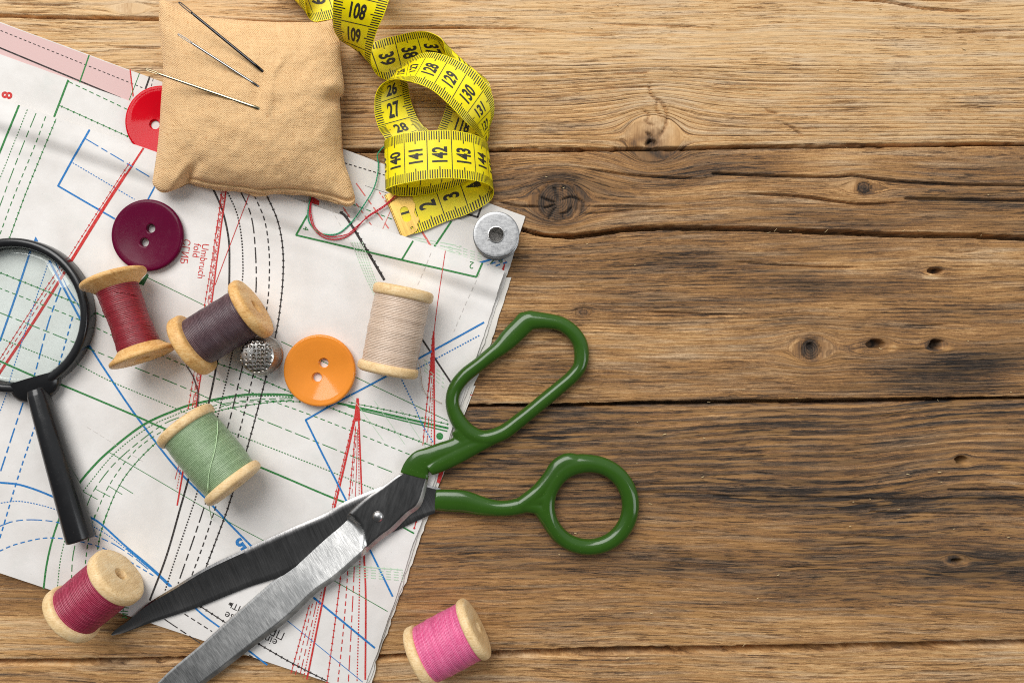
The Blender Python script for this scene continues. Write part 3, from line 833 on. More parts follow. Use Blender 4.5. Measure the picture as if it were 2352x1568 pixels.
L(R_, 's', 4, [(822, 914), (827, 1033), (831, 1138)]); L(R_, 's', 5, [(821, 914), (816, 956), (800, 1030), (779, 1120), (768, 1166)])
p.poly([(819, 914), (824, 914), (828, 965), (812, 968)], R_)
L(R_, 'c', 1.8, [(817, 978), (810, 1060), (801, 1148)]); L(R_, 'c', 1.6, [(814, 960), (792, 1050), (764, 1166)], off=1); L(R_, 'd', 2, [(823, 960), (824, 1050), (825, 1140)]); L(R_, 's', 1.6, [(821, 985), (819, 1070), (816, 1140)]); L(R_, 'D', 1.6, [(818, 1000), (812, 1080), (808, 1140)])
L(U_, 's', 4.6, [(1112, 740), (960, 824), (887, 864), (758, 932), (702, 964), (742, 1045), (797, 1152)], straight=True)
L(U_, 'd', 3.2, [(1101, 770), (954, 849)]); L(U_, 'd', 3.2, [(920, 866), (949, 926), (972, 978), (994, 1014)])
p.poly([(1010 + 8 * math.cos(a), 1001 + 8 * math.sin(a)) for a in np.linspace(0, 6.28, 20)[:-1]], G_)
for k in range(5): L(FG_, 'd', 2.6, [(808 + 6 * k, 556), (838 + 5 * k, 632), (872 + 4 * k, 702)])
for k in range(3): L(FG_, 's', 1.2, [(800 + k * 60, 900 + k * 20), (880 + k * 50, 1010 + k * 10)])
for k in range(4): L(FG_, 'D', 1.8, [(975, 826 + k * 8), (1020, 860 + k * 10)])
L(R_, 's', 4.4, [(836, 1270), (840, 1371), (839, 1560)]); L(R_, 'd', 2.8, [(827, 1280), (824, 1420), (820, 1565)]); L(R_, 'L', 2.4, [(814, 1300), (808, 1420), (800, 1566)])
L(R_, 'D', 2.6, [(799, 1310), (790, 1430), (776, 1566)]); L(R_, 'c', 2.0, [(783, 1320), (768, 1440), (751, 1566)])
L(U_, 's', 4.6, [(848, 1258), (902, 1369)]); L(U_, 's', 5, [(720, 1371), (861, 1487)]); L(U_, 's', 1.8, [(655, 1420), (746, 1494), (833, 1565)])
L(R_, 's', 4.4, [(748, 1345), (705, 1559)]); L(R_, 'd', 2.6, [(739, 1358), (697, 1556)]); L(R_, 'L', 2.0, [(728, 1380), (688, 1553)]); L(R_, 'D', 2.0, [(718, 1385), (678, 1551)]); L(R_, 'c', 1.8, [(711, 1388), (668, 1547)])
L(K_, 'c', 2.8, [(588, 1474), (668, 1520), (752, 1563)]); L(K_, 'c', 2.8, [(455, 1388), (520, 1430)]); L(K_, 'L', 2.8, [(378, 1421), (460, 1476)]); L(K_, 'D', 2.8, [(424, 1409), (487, 1449)]); L(K_, 'D', 2.8, [(572, 1503), (600, 1518)])
L(G_, 's', 1.8, [(765, 1331), (890, 1403)]); L(G_, 's', 4, [(920, 1207), (951, 1224)]); L(R_, 'c', 2.2, [(958, 1190), (951, 1214)])
for k in range(5): L(FG_, 'c' if k == 0 else 'D', 2.2, [(800, 1298 + k * 6), (925, 1308 + k * 6)])
for a in ([(990, 580), (974, 620), (957, 659)], [(1102, 627), (1072, 692), (1042, 762)], [(760, 480), (830, 600)], [(300, 500), (420, 560)], [(200, 980), (330, 1060)]): L(GY_, 'D', 1.3, a)
p.text("5", 553, 1249, 27, 142, U_, 0.05, 1.0)
p.text("Umbruch", 467, 600, 17, 98, R_, 0.0, .92); p.text("fold", 452, 575, 17, 98, R_, 0.0, .92); p.text("\u0421\u0413\u0418\u0411", 426, 578, 17, 98, R_, 0.0, .92)
p.text("\u0438\u0442\u044c", 541, 1393, 19, 205, K_, 0.0); p.text("se", 527, 1412, 19, 205, K_, 0.0); p.text("ein", 622, 1470, 19, 205, K_, 0.0); p.text("\u041f\u0420", 636, 1454, 19, 205, K_, 0.0)
p.text("\u043e\u0446\u0438", 287, 1398, 18, 98, G_, 0.0)
p.build(r2)

ZP = 12.5   # level of the top sheet that the tools lie on

# ------------------------------------------------------------------ pin cushion and needles
BURLAP = m_burlap()


def side(pts, n):
    p = catmull(pts, 3.0)
    d = np.concatenate([[0], np.cumsum(np.linalg.norm(np.diff(p, axis=0), axis=1))]); x = np.linspace(0, d[-1], n)
    return np.stack([np.interp(x, d, p[:, 0]), np.interp(x, d, p[:, 1])], 1)


def cushion():
    n = 150
    top = side([(366, 3), (380, 2), (412, 18), (462, 37), (520, 44), (608, 50), (711, 51), (763, 45)], n)
    bot = side([(352, 425), (364, 438), (380, 443), (415, 431), (432, 423), (447, 424), (491, 433), (564, 441), (594, 447), (640, 444), (696, 448), (755, 460), (790, 472), (806, 472), (814, 464)], n)
    lef = side([(366, 3), (365, 40), (368, 90), (373, 140), (374, 176), (370, 230), (366, 293), (360, 352), (352, 406), (350, 416), (352, 425)], n)
    rig = side([(763, 45), (768, 72), (780, 97), (784, 147), (791, 200), (790, 214), (782, 232), (785, 293), (790, 366), (803, 408), (815, 450), (814, 464)], n)
    u, v = np.meshgrid(np.linspace(0, 1, n), np.linspace(0, 1, n))
    U, Vv = u[..., None], v[..., None]
    P = (1 - Vv) * top[None] + Vv * bot[None] + (1 - U) * lef[:, None] + U * rig[:, None]
    P -= (1 - U) * (1 - Vv) * top[0] + U * (1 - Vv) * top[-1] + (1 - U) * Vv * bot[0] + U * Vv * bot[-1]
    fu = 1 - np.abs(2 * u - 1) ** 2.3; fv = 1 - np.abs(2 * v - 1) ** 2.3
    pr = (np.clip(fu * fv, 0, 1)) ** 0.52
    X, Y = P[..., 0], P[..., 1]
    Z = 44 + 92 * pr
    # creases: pinch beside the needles, dent at the right edge, puckers along the seams
    r = np.hypot(X - 612, Y - 205)
    Z += 5.0 * np.exp(-((X - 622 - (Y - 200) * -.12) / 9) ** 2) * np.exp(-((Y - 205) / 62) ** 2) - 5 * np.exp(-((X - 596) / 16) ** 2 - ((Y - 205) / 75) ** 2)
    Z += 4 * np.exp(-((X - 640 - (150 - Y) * .5) / 10) ** 2 - ((Y - 140) / 30) ** 2)
    Z -= 20 * np.exp(-((X - 772) / 20) ** 2 - ((Y - 226) / 13) ** 2)
    Z += 7 * np.exp(-((X - 762) / 26) ** 2 - ((Y - 196) / 13) ** 2)
    Z -= 14 * np.exp(-((X - 786) / 22) ** 2 - ((Y - 335) / 40) ** 2)
    Z += 6 * np.exp(-((X - 400 - (Y - 420) * -.6) / 12) ** 2 - ((Y - 405) / 34) ** 2) - 9 * np.exp(-((X - 428 - (Y - 420) * -.6) / 11) ** 2 - ((Y - 405) / 30) ** 2)
    edge = np.minimum(np.minimum(u, 1 - u), np.minimum(v, 1 - v))
    Z += (fbm(X / 26, Y / 26, 31, 2) - .5) * 5 + (fbm(X / 80, Y / 80, 33, 2) - .5) * 9
    Z += np.sin(X / 9.0 + 3 * vn(X / 60, Y / 60, 2)) * 1.6 * np.exp(-(1 - v) / .05) + np.sin(Y / 8.0) * 1.3 * np.exp(-np.minimum(u, 1 - u) / .035)
    # seam fold along the lower edge
    Z -= 9 * np.exp(-((1 - v - .030) / .008) ** 2) * sst(.16, .22, u)
    V = Wn(X.ravel(), Y.ravel(), Z.ravel())
    Zb = 44 - 32 * np.clip(fu * fv, 0, 1) ** .4
    k = (H - 44.0) / H
    V2 = np.stack([CX + (X.ravel() - CX) * k, CY + (Y.ravel() - CY) * k, Zb.ravel()], 1)
    N = n * n; i = np.arange(N).reshape(n, n)
    q = np.stack([i[1:, :-1], i[1:, 1:], i[:-1, 1:], i[:-1, :-1]], -1).reshape(-1, 4).tolist()
    rim = list(i[0, :]) + list(i[1:, -1]) + list(i[-1, -2::-1]) + list(i[-2:0:-1, 0])
    F = [tuple(x) for x in q] + [tuple(a + N for a in reversed(x)) for x in q] + [(rim[a], rim[(a + 1) % len(rim)], rim[(a + 1) % len(rim)] + N, rim[a] + N) for a in range(len(rim))]
    root = thing("pin_cushion", W(580, 240, 12), "square tan burlap pin cushion with three needles stuck in it", "pin cushion")
    o = mesh_obj("burlap_cover", np.vstack([V, V2]), F, BURLAP, root)
    wv = np.stack([u.ravel() * 425, v.ravel() * 415, 0 * u.ravel()], 1)
    attr(o, 'weave', np.vstack([wv, wv]), 'FLOAT_VECTOR')
    # folded seam lip along the lower edge, with a frayed tuft
    m = 90
    b = side(bot[32:].tolist()[::4] + [bot[-1].tolist()], m)
    nz = (vn(np.arange(m) / 3.0, np.zeros(m), 3) - .5)
    path = Wn(b[:, 0], b[:, 1] - 3 + nz * 3, np.full(m, 43.0) + nz * 4)
    rad = 4.2 + 1.8 * vn(np.arange(m) / 4.0, np.zeros(m), 8) + 3.0 * np.exp(-((b[:, 0] - 592) / 16) ** 2)
    rad[0] = rad[-1] = 1.5
    v_, f_ = tube(path, rad, 8)
    s_ = mesh_obj("seam", v_, f_, BURLAP, root)
    wv = np.array([(p[0], p[1] * 1.0, 0) for p in v_]); attr(s_, 'weave', wv, 'FLOAT_VECTOR')


cushion()
m_needle = m_metal("needle_steel", (0.26, 0.26, 0.255), 0.14, (20, 20, 20), 0, 0.05)
m_needle_dark = m_metal("dark_needle_steel", (0.05, 0.05, 0.053), 0.14, (20, 20, 20), 0, 0.05)
m_needle_gold = m_metal("gilt_needle_steel", (0.46, 0.40, 0.26), 0.2, (20, 20, 20), 0, 0.05)


def needle(a, za, b, zb, r0, r1, mat, label, eye=34):
    A = np.array(W(a[0], a[1], za)); Bp = np.array(W(b[0], b[1], zb))
    root = thing("sewing_needle", tuple(A), label, "needle", "sewing needles in the cushion")
    ax = (Bp - A); Ln = np.linalg.norm(ax); ax /= Ln
    sd = np.cross(ax, [0, 0, 1.0]); sd /= np.linalg.norm(sd)
    Bp = Bp + ax * 22
    t = np.concatenate([np.linspace(eye - 5, eye + 12, 6), np.linspace(eye + 18, Ln + 22, 22)])
    path = A + ax * t[:, None]
    rad = r0 + (r1 - r0) * np.clip(t / Ln, 0, 1); rad[0] *= .6; rad[1] *= .8
    rad[-1] = .3; rad[-2] *= .5
    path[:, 2] -= np.clip(t - Ln + 6, 0, None) * .9
    v, f = tube(path, rad, 14)
    mesh_obj("shaft", v, f, mat, root)
    # eye: one closed loop of wire
    n = 40; w_ = r0 * 0.72; pts = []
    for k in range(n):
        a_ = 2 * math.pi * k / n
        pts.append(A + ax * (eye / 2 + eye / 2 * 1.0 * math.cos(a_)) + sd * w_ * np.sign(math.sin(a_)) * abs(math.sin(a_)) ** .5)
    pts = np.array(pts + [pts[0], pts[1]])
    v, f = tube(pts, r0 * .40, 8, cap=False)
    mesh_obj("eye", v, f, mat, root)


needle((411, 6), 148, (599, 160), 133, 2.9, 3.2, m_needle_dark, "thick dark steel needle, topmost of the three in the cushion", 38)
needle((409, 79), 146, (594, 199), 132, 2.5, 2.7, m_needle, "thin bright steel needle, middle one of the three in the cushion", 36)
needle((336, 160), 140, (598, 251), 135, 2.6, 4.2, m_needle_gold, "long gold tinted needle with its eye overhanging the cushion's left edge", 30)

# ------------------------------------------------------------------ measuring tape
ST = [  # reading, left edge x y z, right edge x y z (layout position as seen, height)
    (97.0, 705, -105, 95, 622, -160, 95), (98.0, 703, -45, 88, 618, -100, 84), (99.0, 701, 2, 74, 616, -58, 52), (99.6, 704, 28, 58, 640, -36, 22),
    (100.0, 711, 43, 42, 664, -38, 10), (100.35, 721, 50, 50, 684, -46, 12), (100.9, 742, 48, 48, 706, -54, 12), (101.6, 775, 41, 40, 742, -64, 12), (102.3, 812, 30, 30, 780, -74, 16),
    (103.3, 862, 12, 30, 828, -92, 30), (104.2, 905, -12, 55, 866, -118, 70), (105.0, 925, -40, 110, 860, -140, 130), (106.0, 915, -45, 165, 800, -100, 165), (106.8, 900, -22, 175, 775, -52, 168),
    (107.5, 890, 12, 170, 768, -18, 160), (108.0, 880, 40, 160, 765, 14, 146), (108.5, 868, 66, 142, 765, 42, 126), (109.0, 859, 94, 118, 768, 68, 100), (109.4, 854, 116, 98, 775, 85, 72),
    (109.8, 852, 138, 76, 790, 98, 38), (110.1, 856, 156, 56, 812, 102, 16), (110.4, 868, 174, 36, 838, 101, 10), (110.7, 886, 184, 18, 862, 96, 10), (111.1, 906, 180, 10, 882, 89, 12),
    (111.5, 926, 171, 8, 905, 84, 20), (112.5, 980, 158, 8, 955, 73, 40), (113.0, 1008, 152, 8, 978, 73, 52), (113.5, 1040, 150, 12, 999, 80, 66), (114.0, 1074, 158, 26, 1014, 90, 78),
    (114.5, 1100, 170, 48, 1020, 102, 80), (115.0, 1118, 184, 66, 1022, 116, 74), (115.5, 1127, 202, 72, 1026, 136, 64), (116.2, 1128, 232, 62, 1031, 172, 48), (117.0, 1120, 268, 40, 1028, 222, 26),
    (118.0, 1110, 306, 20, 1016, 272, 14), (118.6, 1102, 332, 12, 1004, 299, 10), (119.3, 1068, 374, 10, 1000, 302, 10), (120.1, 1037, 362, 16, 935, 362, 16), (120.9, 984, 300, 24, 914, 372, 24),
    (121.6, 974, 292, 22, 884, 318, 24), (122.5, 956, 266, 20, 868, 290, 30), (123.0, 946, 240, 20, 861, 264, 36), (123.5, 940, 214, 20, 860, 240, 44), (124.0, 936, 192, 20, 863, 218, 54),
    (124.5, 925, 176, 22, 872, 200, 66), (125.0, 912, 168, 28, 888, 187, 80), (125.5, 912, 160, 40, 904, 183, 92), (126.0, 924, 151, 52, 918, 183, 100), (126.5, 941, 139, 62, 931, 186, 106),
    (127.0, 962, 126, 68, 938, 187, 110), (127.5, 985, 121, 72, 946, 189, 114), (128.5, 1034, 132, 80, 990, 206, 118), (129.5, 1080, 156, 88, 1030, 240, 114), (130.5, 1119, 196, 86, 1063, 274, 100),
    (131.2, 1133, 228, 74, 1080, 291, 84), (131.9, 1134, 264, 60, 1094, 304, 62), (132.5, 1125, 292, 48, 1106, 320, 44), (133.2, 1122, 318, 30, 1106, 350, 24), (133.8, 1108, 330, 14, 1096, 392, 16),
    (134.4, 1090, 334, 9, 1068, 418, 16), (135.5, 1030, 342, 9, 1009, 441, 20), (136.5, 975, 346, 9, 962, 450, 20), (137.4, 918, 346, 14, 914, 450, 24), (138.2, 890, 338, 28, 890, 440, 34),
    (138.8, 883, 328, 48, 886, 436, 50), (139.5, 891, 318, 72, 893, 432, 70), (140.0, 906, 312, 84, 909, 426, 80), (140.5, 928, 307, 92, 931, 421, 88), (141.5, 980, 301, 102, 983, 412, 98), (142.5, 1036, 300, 102, 1040, 410, 98),
    (143.5, 1086, 309, 90, 1094, 416, 84), (144.1, 1106, 318, 74, 1115, 422, 66), (144.6, 1116, 326, 54, 1127, 429, 46), (145.1, 1120, 336, 34, 1134, 440, 28), (145.5, 1108, 352, 18, 1130, 456, 16),
    (146.5, 1046, 390, 13, 1080, 489, 12), (147.5, 992, 412, 13, 1026, 508, 12), (148.5, 938, 432, 13, 971, 531, 12), (149.6, 888, 450, 13, 925, 543, 12)]


class Ribbon:
    def __init__(s):
        a = np.array(ST, float); s.n = a[:, 0]
        s.L = np.array([W(*r[1:4]) for r in a]); s.R = np.array([W(*r[4:7]) for r in a])
        s.tl = s.tan(s.L); s.tr = s.tan(s.R)

    def tan(s, P):
        d = np.diff(P, axis=0) / np.diff(s.n)[:, None]; h = np.diff(s.n)
        t = np.zeros_like(P); t[0] = d[0]; t[-1] = d[-1]
        t[1:-1] = (d[:-1] * h[1:, None] + d[1:] * h[:-1, None]) / (h[1:] + h[:-1])[:, None]
        return t

    def edge(s, P, T, n):
        i = np.clip(np.searchsorted(s.n, n, 'right') - 1, 0, len(s.n) - 2); h = (s.n[i + 1] - s.n[i])
        u = ((n - s.n[i]) / h)[:, None]; h = h[:, None]
        return (2 * u ** 3 - 3 * u ** 2 + 1) * P[i] + (u ** 3 - 2 * u ** 2 + u) * h * T[i] + (-2 * u ** 3 + 3 * u ** 2) * P[i + 1] + (u ** 3 - u ** 2) * h * T[i + 1]

    def raw(s, n, t):
        n = np.asarray(n, float); t = np.asarray(t, float)[:, None]
        return s.edge(s.R, s.tr, n) * (1 - t) + s.edge(s.L, s.tl, n) * t

    def at(s, n, t, off=0.0):
        n = np.asarray(n, float); t = np.asarray(t, float)
        p = s.raw(n, t)
        dt = s.raw(np.minimum(n + .02, 149.6), t) - s.raw(np.maximum(n - .02, 97), t)
        wv = s.edge(s.L, s.tl, n) - s.edge(s.R, s.tr, n)
        m = np.cross(wv, dt); m /= np.linalg.norm(m, axis=1)[:, None] + 1e-9
        return p + m * np.broadcast_to(np.asarray(off, float), (len(n),))[:, None]


m_tape = M("yellow_tape"); _o = m_tape.obj()
m_tape.set(Base_Color=m_tape.ramp(m_tape.noise(_o, 240, 4), [(0.3, lin(250, 226, 0)), (0.7, lin(255, 240, 0))]), Roughness=0.38, Specular_IOR_Level=0.5)
m_tape.set(Subsurface_Weight=0.0)
m_tape.bump(m_tape.noise(_o, 2500, 2), 0.2, 0.0001); m_tape = m_tape.m
m_mark = plain("tape_black", lin(44, 40, 30), 0.45, nscale=3000, var=0.3)


def tape():
    rb_ = Ribbon()
    root = thing("measuring_tape", W(1000, 350, 12), "yellow measuring tape with black numbers curled in loops over the boards", "measuring tape")
    ns = np.arange(97, 149.6001, .05); nt = 9
    N, T = np.meshgrid(ns, np.linspace(0, 1, nt), indexing='ij'); k = N.size
    fr = rb_.at(N.ravel(), T.ravel(), .7); bk = rb_.at(N.ravel(), T.ravel(), -.7)
    i = np.arange(k).reshape(N.shape)
    q = np.stack([i[:-1, :-1], i[1:, :-1], i[1:, 1:], i[:-1, 1:]], -1).reshape(-1, 4).tolist()
    rim = list(i[:, 0]) + list(i[-1, 1:]) + list(i[-2::-1, -1]) + list(i[0, -2:0:-1])
    F = [tuple(reversed(x)) for x in q] + [tuple(a + k for a in x) for x in q] + [(rim[a], rim[a + 1 - len(rim)], rim[a + 1 - len(rim)] + k, rim[a] + k) for a in range(len(rim))]
    o = mesh_obj("ribbon", np.vstack([fr, bk]), F, m_tape, root); sharp(o, 60)
    V = []; F = []

    def quad(n0, n1, t0, t1, off, cn, ct):
        a, b = np.meshgrid(np.linspace(n0, n1, cn + 1), np.linspace(t0, t1, ct + 1), indexing='ij')
        o_ = len(V); V.extend(rb_.at(a.ravel(), b.ravel(), off)); m = ct + 1
        for x in range(cn):
            for y in range(ct): F.append((o_ + x * m + y, o_ + (x + 1) * m + y, o_ + (x + 1) * m + y + 1, o_ + x * m + y + 1))

    for sgn in (1, -1):
        off = .95 * sgn
        n = 97.05
        for kk in range(int((149.5 - 97) * 10)):
            n = 97.0 + kk * .1
            ph = round((n * 10)) % 10
            hw = .022
            if ph == 5: quad(n - .018, n + .018, .0, 1, off, 1, 12)
            else:
                ln = .25 if ph == 0 else .19
                quad(n - hw, n + hw, .012, ln, off, 1, 3); quad(n - hw, n + hw, 1 - ln, .988, off, 1, 3)
    mesh_obj("printed_ticks", V, F, m_mark, root, smooth=False)
    V = []; F = []
    for nn in range(97, 150):
        for sgn in (1, -1):
            txt = str(nn) if sgn > 0 else str(150 - nn)
            if nn == 149 and sgn > 0: continue
            g, f = glyphs(txt, 0.034)
            sz = 30.5 if sgn > 0 else 33.0
            x = g[:, 0] * sz * (.60 if sgn > 0 else .72) / 104.0 + .5; y = g[:, 1] * sz / 51.0
            o_ = len(V)
            V.extend(rb_.at(np.clip(nn - y * sgn, 97, 149.55), x, 1.0 * sgn))
            F.extend(tuple(a + o_ for a in qq) for qq in f)
    mesh_obj("printed_numbers", V, F, m_mark, root, smooth=False)
    # brass end clip, folded over both faces
    br = m_metal("brass", (0.74, 0.48, 0.13), 0.38, (30, 700, 30), 1.18, 0.3)
    e0 = rb_.at([149.6], [0.0])[0]; e1 = rb_.at([149.6], [1.0])[0]; inn = rb_.at([148.6], [0.0])[0]
    a = e1 - e0; wl = np.linalg.norm(a); a /= wl
    b = inn - e0; b -= a * b.dot(a); b /= np.linalg.norm(b); up = np.cross(a, b); up *= np.sign(up[2])
    prof = [(0, 0)] + [(-2.5, 6), (-2.5, 20)]
    out = [(-4, -3), (-4, wl + 3)]
    edge = [(wl + 3, 52), (wl - 2, 58), (wl - 14, 58), (wl - 26, 54), (wl - 34, 52), (wl - 42, 54), (wl - 50, 50), (wl - 60, 44), (wl - 72, 46), (30, 50), (22, 49), (16, 44), (12, 40), (5, 40), (-1, 34), (-3, 24)]
    hole = [(44 + 9 * math.cos(t) * 1.0 + (9 if math.cos(t) > 0 else -9), 25 + 10 * math.sin(t)) for t in np.linspace(0, 2 * math.pi, 25)[:-1]]
    hole2 = [(10 + 3.4 * math.cos(t), 27 + 3.4 * math.sin(t)) for t in np.linspace(0, 2 * math.pi, 13)[:-1]]
    outer = [(-3, -3), (wl + 3, -3)] + edge
    bm = bmesh.new()
    def loop(pts):
        vs = [bm.verts.new(Vector(e0 + a * x + b * y + up * (2.6 - .5 * (y < 0)))) for x, y in pts]
        return [bm.edges.new((vs[i], vs[(i + 1) % len(vs)])) for i in range(len(vs))]
    es = loop(outer) + loop(hole) + loop(hole2)
    bmesh.ops.triangle_fill(bm, edges=es, use_beauty=True)
    ext = bmesh.ops.extrude_face_region(bm, geom=list(bm.faces))
    for v in ext['geom']:
        if isinstance(v, bmesh.types.BMVert): v.co += Vector(-up * 1.3)
    bmesh.ops.recalc_face_normals(bm, faces=bm.faces)
    vv = [tuple(v.co) for v in bm.verts]; bm.verts.index_update(); ff = [tuple(v.index for v in fc.verts) for fc in bm.faces]; bm.free()
    cl = mesh_obj("brass_clip", vv, ff, br, root, smooth=False)
    # rounded fold of the clip at the very end
    path = np.array([e0 + a * t - b * 2.0 + up * .6 for t in np.linspace(-3, wl + 3, 12)])
    v_, f_ = tube(path, 2.6, 10); mesh_obj("folded_edge", v_, f_, br, cl)


tape()

# ------------------------------------------------------------------ buttons
def button(c, z0, R, holes, th, mat, label, dish=5.0, ex=2.2):
    """round two-hole button with a dished face"""
    C = np.array(W(c[0], c[1], z0 + th)); C[2] = z0
    R = R * (H - z0 - th) / H
    root_at = tuple(C)
    bm = bmesh.new(); seg = 96
    hp = [((W(h[0], h[1], z0 + th)[0] - C[0]), (W(h[0], h[1], z0 + th)[1] - C[1])) for h in holes]
    hr = 10.0
    # top surface on a fine grid in polar form, holes cut by boolean
    prof = [(0.0, th - dish)]
    for q in np.linspace(.06, .86, 14): prof.append((q * R, th - dish * (1 - q ** ex / .86 ** ex * .92)))
    prof += [(R * .90, th - dish * .08), (R * .94, th), (R * .965, th - .6), (R * .988, th - 2.4), (R, th - 5.2), (R * .985, th * .3), (R * .90, .8), (R * .8, 0.0), (0.0, 0.0)]
    V = [(C[0], C[1], C[2] + prof[0][1])]; F = []
    for (r, t) in prof[1:-1]:
        for k in range(seg):
            a = 2 * math.pi * k / seg
            V.append((C[0] + r * math.cos(a), C[1] + r * math.sin(a), C[2] + t))
    nr = len(prof) - 2
    for k in range(seg): F.append((0, 1 + k, 1 + (k + 1) % seg))
    for i in range(nr - 1):
        for k in range(seg):
            F.append((1 + i * seg + k, 1 + (i + 1) * seg + k, 1 + (i + 1) * seg + (k + 1) % seg, 1 + i * seg + (k + 1) % seg))
    V.append((C[0], C[1], C[2])); e = len(V) - 1
    for k in range(seg): F.append((e, 1 + (nr - 1) * seg + (k + 1) % seg, 1 + (nr - 1) * seg + k))
    o = mesh_obj("button", V, F, mat, None, recalc=True, at=root_at)
    for h in hp:
        v, f = lathe([(-6, 0.01), (-6, hr), (th - dish - 1.2, hr), (th - dish - .2, hr + .5), (th - dish + .9, hr + 2.2), (th + 8, hr + 2.6), (th + 8, .01)], (C[0] + h[0], C[1] + h[1], C[2]), (0, 0, 1), 28)
        ct = mesh_obj("cut", v, f, mat, None, recalc=True, at=root_at)
        md = o.modifiers.new("b", 'BOOLEAN'); md.operation = 'DIFFERENCE'; md.object = ct; md.solver = 'EXACT'
        bpy.context.view_layer.update()
        me = bpy.data.meshes.new_from_object(o.evaluated_get(bpy.context.evaluated_depsgraph_get()))
        o.modifiers.clear(); o.data = me; bpy.data.objects.remove(ct)
    me.polygons.foreach_set('use_smooth', [True] * len(me.polygons))
    o.data.name = "button"; sharp(o, 38)
    return tag(o, label, "button", "loose two-hole buttons")


m_mar = m_plastic("maroon_plastic", lin(90, 8, 44), 0.13, spec=.14, spk=.25, spc=lin(130, 70, 90), nsc=2600)
m_org = m_plastic("orange_plastic", lin(236, 144, 52), 0.09, spec=.36, spk=.2, spc=lin(246, 190, 130), nsc=2600)
m_redb = m_plastic("red_plastic", lin(204, 4, 26), 0.09, spec=.14)
button((337, 540), ZP, 83, [(345, 524), (330.5, 556)], 15, m_mar, "dark maroon button above the red thread spool", 2.5)
button((733, 851), ZP, 83, [(741, 834), (725.5, 867)], 21, m_org, "glossy orange button beside the thimble", 13, 1.25)
button((369, 279), 7.0, 83.5, [(351.6, 284), (386, 275)], 13, m_redb, "bright red button half hidden under the cushion", 10, 1.4)

# ------------------------------------------------------------------ thread spools
m_wood1 = m_birch("pale_birch", lin(204, 166, 112), lin(234, 200, 148), lin(246, 220, 176))
m_wood2 = m_birch("varnished_birch", lin(184, 130, 70), lin(226, 176, 108), lin(240, 202, 142))
m_bore = m_birch("raw_bore_wood", lin(150, 96, 44), lin(196, 142, 78), lin(222, 172, 108))


def spool(e0, e1, Rf, Rt, label, mat, wood, base=ZP, th=(22, 22), cone=False, bulge=0.0, tail=None, tailmat=None, tr=1.1, hole=15):
    """lying spool: e0, e1 = middle of the outer faces of its two flanges in the layout"""
    zc = base + Rf
    a = np.array(W(e0[0], e0[1], zc)); b = np.array(W(e1[0], e1[1], zc))
    ax = b - a; Ln = np.linalg.norm(ax); ax /= Ln
    mid = (a + b) / 2
    root = thing("thread_spool", (mid[0], mid[1], base), label, "thread spool", "wooden spools of sewing thread")
    for k, (c, d, t) in enumerate(((a, ax, th[0]), (b, -ax, th[1]))):
        rn = 1.5
        if cone:
            prof = [(26, hole), (1.2, hole), (.3, hole + 1.6), (0, hole + 4), (-.4, Rf * .6), (0, Rf - 5), (1.2, Rf - 1.6), (4, Rf), (8.5, Rf - .2), (11, Rf - 2), (t * .75, Rt + (Rf - Rt) * .45), (t + 6, Rt - 1), (t + 8, Rt - 10)]
        else:
            prof = [(t + 3, hole), (1.2, hole), (.3, hole + 1.4), (0, hole + 4), (-.8, Rf * .5), (0, Rf - 9), (1.4, Rf - 5), (4.5, Rf - 1.4), (8, Rf), (t - 6, Rf - .4), (t - 2.4, Rf - 2.2), (t - .6, Rf - 5.5), (t, Rf - 9), (t + 1.5, Rt - 6)]
        v, f = lathe(prof, c, d, 72)
        mesh_obj("flange", v, f, [wood], root, recalc=True)
    v, f = lathe([(20, hole + .3), (Ln - 20, hole + .3)], a, ax, 32)
    mesh_obj("core", v, f, m_bore, root)
    t0 = th[0] - 1 + (6 if cone else 0); t1 = Ln - th[1] + 1 - (6 if cone else 0)
    n = 90; ts = np.linspace(t0, t1, n); seg = 72
    prof = []
    for i, t in enumerate(ts):
        u = i / (n - 1)
        r = Rt + bulge * (1 - (2 * u - 1) ** 2) + (vn(np.array([u * 14]), np.array([Rt]), 3)[0] - .5) * 1.8 + (.35 if i % 2 else -.35)
        prof.append((t, r))
    v, f = lathe([(t0, Rt - 16)] + prof + [(t1, Rt - 16)], a, ax, seg)
    o = mesh_obj("thread_winding", v, f, mat, root, recalc=True)
    tt = [t0] + list(ts) + [t1]
    attr(o, 'axial', np.repeat(tt, seg)); attr(o, 'around', np.tile(np.arange(seg) / seg * 6.28, len(tt)))
    def on_wind(q):
        for z in np.arange(230, base, -.5):
            r_ = np.array(W(q[0], q[1], z)) - a; t_ = r_.dot(ax); d_ = np.linalg.norm(r_ - ax * t_)
            if (t0 < t_ < t1 and d_ < Rt + bulge + 1.5) or ((0 < t_ <= t0 or t1 <= t_ < Ln) and d_ < Rf + 1.5): return z
        return base + 1.2
    for tl in (tail or []):
        p = catmull([W(*(q if len(q) == 3 else (q[0], q[1], on_wind(q)))) for q in tl], 3.0)
        p[:, :2] += (np.stack([vn(np.arange(len(p)) / 5, np.zeros(len(p)), 3), vn(np.arange(len(p)) / 5, np.ones(len(p)), 5)], 1) - .5) * 1.2
        v, f = tube(p, tr, 6)
        o = mesh_obj("loose_thread", v, f, tailmat or mat, root)
        attr(o, 'axial', np.arange(len(v)) * .4); attr(o, 'around', np.arange(len(v)) % 6)
    return root


